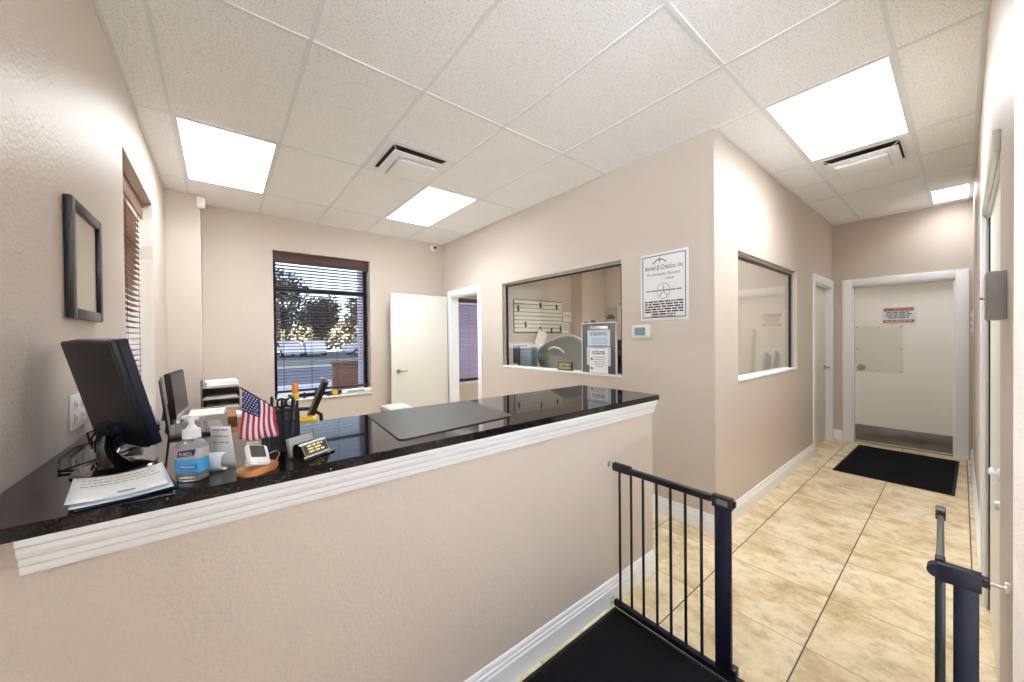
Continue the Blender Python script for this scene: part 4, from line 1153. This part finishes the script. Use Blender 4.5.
# yellow box and white box on the work desk
t = thing('yellow_case', 'yellow plastic case with a flat handle just behind the counter edge', 'case', (.60, -1.03, .76))
t.matrix_basis = Matrix.Translation((.62, -1.22, .7502))
b = B(); b.T = Matrix.Translation((.555, -1.25, .7502)) @ Matrix.Rotation(math.radians(-14), 4, 'Z')
YT = b.T.copy(); b.prism([(-.055, 0), (.055, 0), (.055, .285), (.044, .315), (-.048, .315), (-.055, .29)], (0, -.05, 0), (1, 0, 0), (0, 0, 1), (0, 1, 0), .10, .006); b.done('shell', 'yellow', t)
b = B(); b.T = YT; b.box(-.03, .03, -.006, .006, .315, .324, .003); b.done('handle', 'yellow', t)
t = thing('file_box', 'white box with a pale lid rim peeking above the counter behind the desk mat', 'box', (1.05, -1.3, .7502))
B().box(.945, 1.06, -1.33, -1.20, .7502, 1.046, .004).done('body', 'lightgrey', t)
B().box(.938, 1.068, -1.345, -1.19, 1.046, 1.071, .006).done('lid', 'white', t)

# ------------------------------------------------------------------ items on the back window sill
ZS = .7062
def jar(label, x, y, r, h, m, capm=None, name='jar', cat='jar', sz=ZS):
    t = thing(name, label, cat, (x, y, sz))
    B().lathe([(r*.9, 0), (r, .006), (r, h*.80), (r*.8, h*.88), (r*.8, h*.9)], (x, y, sz+.0003), 22).done('body', m, t)
    B().lathe([(r*.86, h*.9), (r*.9, h*.92), (r*.9, h*.99), (r*.82, h)], (x, y, sz), 22).done('lid', capm or m, t)
    return t
jar('yellow round tub under the orange jar on the back window sill', .950, 1.968, .042, .075, 'yellow')
jar('orange jar stacked on the yellow tub on the back window sill', .950, 1.968, .036, .125, 'orange', sz=ZS+.0752)
t = thing('file_folder', 'dark green folder lying at the left end of the window sill', 'folder', (.83, 2.0, ZS))
B().box(.755, .885, 1.95, 2.06, ZS, ZS+.022, .003).done('cover', 'green', t)
B().box(.76, .89, 1.955, 2.055, ZS+.0222, ZS+.030, .002).done('pages', 'paper', t)
pb = tag(B().box(.765, .875, 2.0, 2.055, ZS+.031, ZS+.062, .004).done('paper_block', 'paper'), 'white paper block on the green folder at the sill', 'paper block')
def clip_item(label, x, h, w=.045):
    t = thing('figurine', label, 'figurine', (x, 1.99, ZS), 0, 'dark figurines on the window sill')
    B().lathe([(w*.5, 0), (w*.5, .008), (w*.2, .015), (w*.28, h*.35), (w*.32, h*.55), (w*.16, h*.7)], (x, 1.99, ZS), 16).done('body', 'ink', t)
    B().sphere((x, 1.99, ZS+h*.84), h*.17, 12).done('head', 'ink', t)
clip_item('short dark figurine left of the leaning chair back on the sill', 1.055, .075)
clip_item('taller dark figurine behind the leaning chair back on the sill', 1.185, .12)
clip_item('small dark figurine just left of the yellow tape roll', 1.335, .055)
t = thing('tape_roll', 'yellow tape roll with dark ends on the back window sill', 'tape', (1.415, 1.99, ZS))
b = B(); b.tube([(1.415, 1.985 + .0, ZS+.038)]*1 + [(1.415, 2.02, ZS+.038)], .036, 24); b.done('tape', 'yellow', t)
B().box(1.36, 1.375, 1.975, 2.03, ZS, ZS+.04, .004).box(1.455, 1.475, 1.975, 2.03, ZS, ZS+.045, .004).box(1.36, 1.475, 1.975, 2.03, ZS, ZS+.004).done('dispenser', 'ink', t)
t = thing('rolled_newspaper', 'white printed paper roll lying along the right half of the sill', 'paper roll', (1.67, 1.985, ZS))
B().tube([(1.50, 1.975, ZS+.033), (1.70, 1.978, ZS+.035), (1.875, 1.975, ZS+.033)], [.030, .033, .029], 18).done('roll', 'paper', t)
print_lines('print', 'ink', t, (1.56, 1.944, ZS+.04), (1, 0, 0), (0, 0, 1), .22, 2, .016, .008, 51)

# ------------------------------------------------------------------ office beyond the interior window
# slat board
t = thing('slat_board', 'white slatted board with small dark hooks on the office back wall', 'board', (5.12, YB, 1.55))
x0, x1, z0, z1 = 4.495, 5.755, 1.555, 2.165
b = B(); n = 8
for k in range(n):
    a = z0 + (z1-z0)*k/n; b.box(x0, x1, YB-.022, YB-.006, a+.006, a+(z1-z0)/n-.006, .003)
b.done('slats', 'slatwhite', t)
B().box(x0-.02, x1+.012, YB-.006, YB, z0-.025, z1+.012).done('backing', 'greyplastic', t)
for x, z in ((4.575, 2.0), (5.15, 2.08), (5.60, 2.06), (4.755, 1.70), (5.14, 1.605), (5.45, 1.585), (5.71, 1.625)):
    B().box(x-.022, x+.022, YB-.03, YB-.022, z-.055, z+.055, .003).tube([(x, YB-.03, z-.03), (x, YB-.06, z-.04), (x, YB-.07, z-.02)], .005, 8).done('hook', 'ink', t)
t = thing('hang_tag', 'white paper tag hanging crooked below the slatted board', 'tag', (5.11, YB-.07, 1.3))
b = B(); b.T = Matrix.Translation((5.11, YB-.075, 1.435)) @ Matrix.Rotation(math.radians(24), 4, 'Y')
b.prism(rounded(.24, .30, .03, 3), (0, 0, 0), (1, 0, 0), (0, 0, 1), (0, 1, 0), .004); b.done('card', 'paper', t)
B().tube([(5.14, YB-.07, 1.60), (5.10, YB-.077, 1.56)], .006, 6).done('string', 'ink', t)
def wall_paper(label, x0, x1, z0, z1, m='paper', lines=True, name='paper_sheet'):
    t = thing(name, label, 'paper', ((x0+x1)/2, YB, z0), 0, 'papers on the office back wall')
    B().box(x0, x1, YB-.006, YB-.0005, z0, z1).done('sheet', m, t)
    if lines: print_lines('print', 'greyink', t, (x0+.03, YB-.0065, z1-.06), (1, 0, 0), (0, 0, 1), x1-x0-.06, max(2, int((z1-z0)/.05)-1), .04, .014, int(x0*100))
wall_paper('upper white sheet pinned right of the slatted board', 5.83, 6.07, 1.77, 1.97)
wall_paper('narrow white sheet pinned under the upper one beside the slatted board', 5.79, 5.98, 1.53, 1.745)
# cork strip and bottles on a cabinet
t = thing('file_cabinet', 'low tan office cabinet against the office pilaster', 'cabinet', (6.0, 1.4, 0))
B().box(5.62, 6.4, 1.10, 1.60, 0, 1.38, .004).done('body', 'papertan', t)
for k in range(3):
    dd = B().box(5.64, 6.38, 1.085, 1.10, .05+.44*k, .46+.44*k, .003).done('drawer', 'papertan', t)
    B().box(5.95, 6.07, 1.072, 1.085, .24+.44*k, .27+.44*k, .003).done('handle', 'satin', dd)
def bottle(label, x, y, r, h, m='pump', z=1.3802):
    t = thing('bottle', label, 'bottle', (x, y, z), 0, 'bottles on the office cabinet')
    B().lathe([(r*.9, 0), (r, .01), (r, h*.65), (r*.45, h*.78), (r*.45, h*.82)], (x, y, z+.0003), 20).done('body', m, t)
    B().cyl((x, y, z+h*.82), (x, y, z+h), r*.5, n=16).done('cap', 'greyplastic', t)
bottle('tall white bottle on the tan office cabinet, left one', 5.80, 1.33, .07, .36)
bottle('tall white bottle on the tan office cabinet, right one', 6.02, 1.33, .08, .40, 'paperblue')
tag(B().tube([(5.62 + .02*k, 1.14, 1.3805 + .055) for k in range(14)], .055, 20).done('paper_roll', 'paper'), 'white paper roll lying in front of the bottles on the office cabinet', 'paper roll')
# car photograph on far wall
t = thing('car_photo', 'small grey photograph of a car on the far office wall', 'picture', (XE, 1.53, 1.75))
B().box(XE-.015, XE, 1.35, 1.655, 1.76, 2.09, .003).done('panel', 'lightgrey', t)
b = B(); b.prism([(-.11, 0), (.11, 0), (.12, .04), (.07, .06), (.04, .10), (-.05, .10), (-.08, .06), (-.12, .04)], (XE-.0155, 1.50, 1.83), (0, -1, 0), (0, 0, 1), (-1, 0, 0), .001); b.done('car_print', 'ink', t)
# office furniture: table under window with dark monitor, grey panel, chair
t = thing('window_ledge', 'narrow brown ledge on the office side of the interior window', 'ledge', (3.31, -.2, 0))
B().box(3.152, 3.46, -1.45, 1.05, 1.02, 1.05, .003).done('top', 'deskwood', t)
for y in (-1.40, -.2, 1.0): B().box(3.17, 3.43, y-.02, y+.02, 0, 1.02, .003).done('leg', 'deskwood', t)
t = thing('computer_monitor', 'dark navy monitor behind the left part of the interior window', 'monitor', (3.40, .54, 1.05))
B().box(3.40, 3.43, .36, .645, 1.09, 1.345, .006).done('shell', 'blackplastic', t)
B().box(3.398, 3.400, .375, .63, 1.105, 1.33).done('screen', 'mesh', t)
B().box(3.405, 3.435, .46, .54, 1.055, 1.12, .004).box(3.36, 3.455, .42, .58, 1.0502, 1.06, .003).done('stand', 'blackplastic', t)
t = thing('desktop_tower', 'light blue-grey upright panel unit standing left in the interior window', 'computer', (3.34, .225, 1.05))
b = B(); b.box(3.28, 3.38, .12, .345, 1.0502, 1.335, .006); b.done('case', 'lcd', t)
b = B()
for k in range(12): b.box(3.2785, 3.2805, .135, .33, 1.075+.021*k, 1.083+.021*k)
b.done('vents', 'lightgrey', t)
sheet('paper_sheet', 'bluish papers lying in the left corner of the interior window ledge', 3.22, .55, 1.0515, .12, .26, 0, .012, 'paperblue', 0, 1, 'papers on the office ledge')
# grey chair, back towards the glass
t = thing('office_chair', 'grey mesh-back office chair leaning against the office side of the window ledge', 'office chair', (3.85, -.2, 0))
OL = [(0.269, 1.242), (0.179, 1.31), (0.03, 1.389), (-0.112, 1.439), (-0.259, 1.475), (-0.391, 1.461), (-0.498, 1.414), (-0.571, 1.333), (-0.598, 1.185), (-0.568, 1.03), (-0.45, .96), (-0.2, .93), (0.05, .96), (0.201, 1.10)]
cyy, czz = -.17, 1.19
rings = []
for f in (1.0, .97, .8, .55, .3, .1):
    rings.append([(3.50 + .085*(1-f*f) , cyy + (a-cyy)*f, czz + (c-czz)*f) for a, c in OL])
b = B(); n = len(OL)
vs = [v for r in rings for v in r] + [(3.585, cyy, czz)]
fs = [(i*n+k, i*n+(k+1) % n, (i+1)*n+(k+1) % n, (i+1)*n+k) for i in range(5) for k in range(n)] + [(5*n+k, 5*n+(k+1) % n, 6*n) for k in range(n)]
b._add(vs, fs); o = b.done('backrest', 'greymesh', t, smooth=60); md = o.modifiers.new('thick', 'SOLIDIFY'); md.thickness = .02
o.modifiers.new('soft', 'SUBSURF').levels = 1
B().tube([(3.50, a, c) for a, c in OL], .014, 10, closed=True).done('back_rim', 'lightgrey', t)
B().tube([(3.49, .02, 1.30), (3.487, -.07, 1.325), (3.487, -.16, 1.31), (3.49, -.24, 1.26)], .012, 10).done('back_rib', 'slatwhite', t)  # white tube standing in for a curved reflection on the backrest
B().box(3.62, 4.12, -.45, .08, .66, .74, .03, 3).done('seat', 'greymesh', t)
B().tube([(3.60, -.18, 1.05), (3.585, -.18, .85), (3.66, -.18, .66), (3.80, -.18, .64)], [.03, .032, .03, .03], 10).done('back_bracket', 'blackplastic', t)
B().tube([(3.87, -.18, .66), (3.87, -.18, .12)], .03, 14).done('gas_lift', 'blackplastic', t)
for k in range(5):
    a = 2*PI*k/5 + .2; e = Vector((3.87 + .28*math.cos(a), -.18 + .28*math.sin(a), .075))
    q = B().tube([(3.87, -.18, .12), (3.87 + .15*math.cos(a), -.18 + .15*math.sin(a), .10), e], [.03, .022, .016], 10).done('base_leg', 'blackplastic', t)
    B().cyl(e + Vector((-.012, 0, -.047)), e + Vector((.012, 0, -.047)), .027, n=16).done('caster', 'ink', q)

# ------------------------------------------------------------------ on the interior window sill
SZ = W4[2] + .0122
# flyer stand
t = thing('flyer_stand', 'dark grey board with clipped information sheets on the interior window sill', 'notice stand', (3.045, -1.095, SZ))
B().box(3.050, 3.062, -1.290, -.898, SZ, 1.578, .002).done('board', 'greyplastic', t)
b = B()
for a in ((-1.297, -1.290, SZ, 1.585), (-.898, -.891, SZ, 1.585), (-1.290, -.898, 1.578, 1.585)): b.box(3.046, 3.066, *a)
b.done('edge_trim', 'offwhite', t)
B().box(3.042, 3.050, -1.21, -.99, 1.515, 1.55, .002).tube([(3.040, -.985, 1.53), (3.036, -1.0, 1.548), (3.036, -1.04, 1.553)], .004, 8).done('clip', 'chrome', t)
def flyer(label, y0, y1, z0, z1, x, m, seed, head):
    q = thing('flyer', label, 'flyer', (x, (y0+y1)/2, z0), 0, 'flyers on the notice stand')
    B().box(x-.0012, x, y0, y1, z0, z1).done('sheet', m, q)
    print_lines('print', 'greyink', q, (x-.0014, y1-.03, z1-.035), EX, EY, (y1-y0)-.06, 2, .018, .012, seed)
    print_lines('print', 'greyink', q, (x-.0014, y1-.05, z1-.085), EX, EY, (y1-y0)-.08, 5, .022, .006, seed+1, .7)
    if head:
        b = B()
        for z in (z1-.10, z1-.19): b.cyl((x-.0012, y1-.028, z), (x-.0022, y1-.028, z), .012, n=16)
        b.done('bullet', 'ink', q)
flyer('bluish upper information sheet under the clip of the notice stand', -1.23, -.965, 1.36, 1.515, 3.0495, 'paperblue', 61, False)
flyer('bluish backing sheet on the notice stand behind the white flyer', -1.235, -.955, 1.175, 1.352, 3.0495, 'paperblue', 64, False)
flyer('white flyer with bullet marks hanging lowest on the notice stand', -1.205, -.99, 1.104, 1.335, 3.0475, 'paper', 67, True)
# notary sign
t = thing('desk_sign', 'small dark NOTARY sign with gold letters on the interior window sill', 'sign', (3.045, -.66, SZ))
B().prism([(0, 0), (.026, 0), (.020, .088), (.014, .088)], (3.036, -.765, SZ), (1, 0, 0), (0, 0, 1), (0, 1, 0), .205, .002).done('block', 'screen', t)
ey_ = Vector((.014, 0, .088)).normalized()
text('lettering', 'NOTARY', 'gold', t, Vector((3.036, -.6625, SZ)) + ey_*.042, EX, ey_, .036, .165)
b = B()
for z in (.018, .030): b._add([Vector((3.0352, -.572, SZ)) + ey_*z, Vector((3.0352, -.752, SZ)) + ey_*z, Vector((3.0352, -.752, SZ)) + ey_*(z+.004), Vector((3.0352, -.572, SZ)) + ey_*(z+.004)], [(0, 1, 2, 3)])
b.done('gold_rule', 'gold', t)
# speaker / black unit right of the stand, white rod
t = thing('speaker_unit', 'tall black narrow unit in the right corner of the interior window', 'speaker', (3.22, -1.255, 1.05))
B().box(3.17, 3.27, -1.31, -1.20, 1.0502, 1.42, .006).done('housing', 'blackplastic', t)
B().cyl((3.17, -1.255, 1.30), (3.164, -1.255, 1.30), .03, n=20).done('cone', 'greyplastic', t)
t = thing('white_post', 'thin white post rising above the black unit in the right corner of the interior window', 'post', (3.22, -1.235, 1.42))
B().tube([(3.22, -1.235, 1.4205), (3.22, -1.235, 1.75)], .011, 12).done('rod', 'white', t)
B().cyl((3.22, -1.235, 1.75), (3.22, -1.235, 1.765), .015, n=12).done('cap', 'greyplastic', t)

# ------------------------------------------------------------------ behind the hall window
t = thing('low_cabinet', 'cream low cabinet on the office side of the corridor window', 'cabinet', (4.5, -1.85, 0))
B().box(3.7, 5.5, -2.025, -1.70, .05, 1.0, .004).done('body', 'creamplastic', t)
B().box(3.72, 5.48, -2.01, -1.72, 0, .05).done('plinth', 'ink', t)
for k in range(3):
    q = B().box(3.72+.595*k, 4.295+.595*k, -1.70, -1.685, .08, .97, .003).done('door', 'creamplastic', t)
    B().box(4.24+.595*k, 4.26+.595*k, -1.685, -1.665, .5, .65, .003).done('handle', 'satin', q)
def board(label, x, y, w, h, lean, m, z=1.0003):
    b = B(); b.T = Matrix.Translation((x, y, z + math.sin(lean)*.0)) @ Matrix.Rotation(lean, 4, 'Y')
    b.box(-w/2, w/2, -.012, .012, 0.02, h, .003)
    return tag(b.done('leaning_board', m), label, 'board', 'boards leaning inside the corridor window')
board('tall cream plank leaning inside the corridor window', 4.52, -1.90, .11, .52, math.radians(9), 'papertan')
board('small grey board leaning inside the corridor window, left of its twin', 4.90, -1.92, .22, .25, math.radians(16), 'lightgrey')
board('small grey board leaning inside the corridor window, nearest the window edge', 5.22, -1.92, .20, .26, math.radians(18), 'lightgrey')

# ------------------------------------------------------------------ outside
GZ = -.12
b = B(); b.box(-60, 60, 2.3, 120, GZ-.1, GZ); struct(b.done('ground', 'asphalt'))
b = B(); b.box(-60, 60, 2.21, 4.6, GZ, GZ+.10); struct(b.done('sidewalk', 'concrete'))
b = B(); b.box(-60, 60, 19.8, 20.1, GZ, GZ+.14); struct(b.done('kerb', 'concrete'))
b = B(); b.box(-60, 60, 24.0, 24.3, GZ, GZ+.14); struct(b.done('kerb', 'concrete'))
b = B(); b.box(-60, 60, 20.1, 24.0, GZ, GZ+.12); struct(b.done('verge', 'grass'))
b = B()
for k in range(12): b.box(-8+1.9*k, -7.9+1.9*k, 9.5, 13.5, GZ, GZ+.004)
b.box(1.0, 3.4, 8.0, 11.2, GZ, GZ+.012)
struct(b.done('parking_marking', 'concrete'))
struct(B().box(-25, 25, -30, YO-.16, GZ-.1, GZ).done('forecourt', 'forecourt'))  # added unseen paving that bounces sunlight up to the ceiling
struct(B().box(-25, -.46, YO-.16, -2.6, GZ-.1, GZ).done('forecourt', 'forecourt'))  # side part of the added light-bouncing paving
struct(B().box(-25, -.46, -2.6, 2.3, GZ-.1, GZ).done('driveway', 'asphalt'))
struct(B().box(18, 34, 2.3, 50, GZ, 60).done('building', 'stucco'))  # added unseen block that shades the parking lot from the sun
# neighbouring wing: lilac-white stucco wall seen at the window's right edge
struct(B().box(2.42, 8.0, 4.1, 4.5, GZ, 4.2).done('wall_exterior', 'stucco'))
tag(B().box(2.30, 5.2, 6.0, 6.25, GZ, .86, .01).box(2.26, 5.24, 5.97, 6.28, .86, .92, .01).done('garden_wall', 'brick'), 'low brown brick wall outside the right part of the back window', 'wall')
def car(loc, rot, label):
    t = thing('car', label, 'car', (0, 0, 0), 0, 'white cars parked outside')
    prof = [(-2.2, .35), (-2.2, .75), (-2.1, .95), (-1.25, 1.02), (-.55, 1.45), (.75, 1.48), (1.45, 1.05), (2.1, .92), (2.25, .7), (2.25, .35)]
    B().prism(prof, (0, -.85, 0), (1, 0, 0), (0, 0, 1), (0, 1, 0), 1.7, .05).done('body', 'carwhite', t)
    for y in (-.862, .852):
        B().prism([(-1.12, 1.03), (-.5, 1.38), (.05, 1.40), (.05, 1.03)], (0, y, 0), (1, 0, 0), (0, 0, 1), (0, 1, 0), .01).prism([(.12, 1.03), (.12, 1.40), (.68, 1.41), (1.25, 1.06)], (0, y, 0), (1, 0, 0), (0, 0, 1), (0, 1, 0), .01).done('side_window', 'carglass', t)
    for x in (-1.4, 1.4):
        for s in (-1, 1):
            q = B().cyl((x, s*.72, .33), (x, s*.88, .33), .33, n=22).done('wheel', 'tyre', t)
            B().cyl((x, s*.88, .33), (x, s*.89, .33), .19, n=18).done('hubcap', 'chrome', q)
    B().box(2.2, 2.27, -.75, -.45, .62, .75, .02).box(2.2, 2.27, .45, .75, .62, .75, .02).done('headlight', 'chrome', t)
    t.matrix_basis = Matrix.Translation(loc) @ Matrix.Rotation(rot, 4, 'Z')
    return t
c0 = car((5.0, 36.0, GZ), math.radians(97), 'white car parked farthest left, end on, beyond the back window')
dup(c0, "car", (7.25, 36.0, GZ), math.radians(84), 'white car parked beside the leftmost one beyond the back window')
dup(c0, "car", (11.6, 34.0, GZ), math.radians(6), 'white car parked side on right of the two end-on cars outside')
def tree(label, x, y, h, r, m, seed, trunk=.22, cz=.62, nleaf=1500, ls=.35):
    rnd = random.Random(seed)
    t = thing('tree', label, 'tree', (x, y, GZ), 0, 'trees across the parking lot')
    b = B().tube([(x, y, GZ), (x+.1, y, h*.25), (x-.05, y+.1, h*.5), (x+.1, y, h*.75)], [trunk, trunk*.8, trunk*.6, trunk*.2], 10)
    for k in range(6):
        a = 2*PI*k/6 + rnd.random(); z0 = h*(.30+.06*k)
        b.tube([(x, y, z0), (x + r*.4*math.cos(a), y + r*.4*math.sin(a), z0+h*.12), (x + r*.8*math.cos(a), y + r*.8*math.sin(a), z0+h*.18)], [trunk*.4, trunk*.25, trunk*.08], 7)
    b.done('trunk', 'bark', t)
    b = B(); blobs = [(rnd.uniform(-.55, .55)*r, rnd.uniform(-.55, .55)*r, h*cz + rnd.uniform(-.22, .26)*h, r*rnd.uniform(.35, .6)) for _ in range(12)]
    vs, fs = [], []
    for k in range(nleaf):
        bx_, by_, bz_, br_ = rnd.choice(blobs)
        d = Vector((rnd.gauss(0, 1), rnd.gauss(0, 1), rnd.gauss(0, 1))).normalized()*br_*rnd.uniform(.5, 1.0)
        c = Vector((x+bx_, y+by_, bz_)) + d
        u = Vector((rnd.gauss(0, 1), rnd.gauss(0, 1), rnd.gauss(0, 1))).normalized(); v = u.orthogonal().normalized(); w = ls*rnd.uniform(.5, 1)
        i = len(vs); vs += [c + u*w, c + v*w*.5, c - u*w, c - v*w*.5]; fs.append((i, i+1, i+2, i+3))
    b._add(vs, fs); b.done('crown', m, t)
tree('tall dark tree at the left of the back window view', 5.0, 43, 8.4, 3.2, 'leafdark', 1, nleaf=2600)
tree('broad dark tree in the middle of the back window view', 10.0, 47, 6.6, 3.0, 'leafdark', 2, nleaf=2200)
tree('yellowish tree behind the cars on the right of the back window view', 13.6, 42, 6.2, 2.6, 'leafyellow', 3, nleaf=1800)
def hedge(label, x0, x1, y, h, m, seed):
    rnd = random.Random(seed); t = thing('hedge', label, 'hedge', ((x0+x1)/2, y, GZ)); b = B(); vs, fs = [], []
    for k in range(2600):
        c = Vector((rnd.uniform(x0, x1), y + rnd.uniform(-.8, .8), GZ + h*rnd.random()**.8))
        u = Vector((rnd.gauss(0, 1), rnd.gauss(0, 1), rnd.gauss(0, 1))).normalized(); v = u.orthogonal().normalized(); w = .55*rnd.uniform(.5, 1)
        i = len(vs); vs += [c + u*w, c + v*w*.6, c - u*w, c - v*w*.6]; fs.append((i, i+1, i+2, i+3))
    b._add(vs, fs); b.done('foliage', m, t)
hedge('long olive brown hedge in the distance beyond the parked cars', -14, 34, 54, 3.6, 'leafyellow', 9)
hedge('dark far hedge rising behind the olive one at the horizon', -20, 40, 58, 5.4, 'leafdark', 10)
# ------------------------------------------------------------------ world, camera, view
w = bpy.data.worlds.new('sky'); scn.world = w; w.use_nodes = True
nt = w.node_tree; bg = nt.nodes['Background']
sky = nt.nodes.new('ShaderNodeTexSky'); sky.sky_type = 'NISHITA'; sky.sun_disc = False
sky.sun_elevation = math.radians(50); sky.sun_rotation = math.radians(150); sky.air_density = 1.0; sky.dust_density = 1.0; sky.ozone_density = 1.0
ov = nt.nodes.new('ShaderNodeMix'); ov.data_type = 'RGBA'; ov.inputs[0].default_value = 0.55; ov.inputs[7].default_value = (2.3, 2.45, 2.7, 1)   # thin overcast
nt.links.new(sky.outputs[0], ov.inputs[6]); nt.links.new(ov.outputs[2], bg.inputs[0]); bg.inputs[1].default_value = 0.20

sl = bpy.data.lights.new('sun', 'SUN'); sl.energy = 49.0; sl.angle = math.radians(3); sl.color = (1.0, 0.98, 0.96)  # added sun, strong so that light off the paving brightens the ceiling
so = bpy.data.objects.new('sun', sl); COL.objects.link(so); so.rotation_euler = (0, math.radians(38), 0); so.location = (20, 0, 30)
cd = bpy.data.cameras.new('camera'); cam = bpy.data.objects.new('camera', cd); COL.objects.link(cam); scn.camera = cam
F, YAW, PITCH, ROLL = 361.242473, 0.893561410, -0.00939712499, -0.0105681327
fw = Vector((math.cos(YAW)*math.cos(PITCH), math.sin(YAW)*math.cos(PITCH), math.sin(PITCH)))
r = Vector((math.sin(YAW), -math.cos(YAW), 0)); u = r.cross(fw)
r2 = r*math.cos(ROLL) + u*math.sin(ROLL); u2 = u*math.cos(ROLL) - r*math.sin(ROLL)
cam.matrix_world = Matrix(((r2.x, u2.x, -fw.x, .238225), (r2.y, u2.y, -fw.y, -3.271977), (r2.z, u2.z, -fw.z, 1.45), (0, 0, 0, 1)))
cd.sensor_fit = 'HORIZONTAL'; cd.sensor_width = 36.0; cd.lens = F/1024*36.0; cd.clip_start = .02; cd.clip_end = 500

vs = scn.view_settings
vs.view_transform = 'Standard'; vs.look = 'None'; vs.gamma = 1.0; vs.use_curve_mapping = False; vs.exposure = 1.70
try:
    cy = scn.cycles
    cy.use_denoising = True; cy.max_bounces = 14; cy.diffuse_bounces = 8; cy.glossy_bounces = 6; cy.transparent_max_bounces = 24; cy.transmission_bounces = 8
    cy.sample_clamp_indirect = 6.0; cy.caustics_reflective = False; cy.caustics_refractive = False
except Exception:
    pass
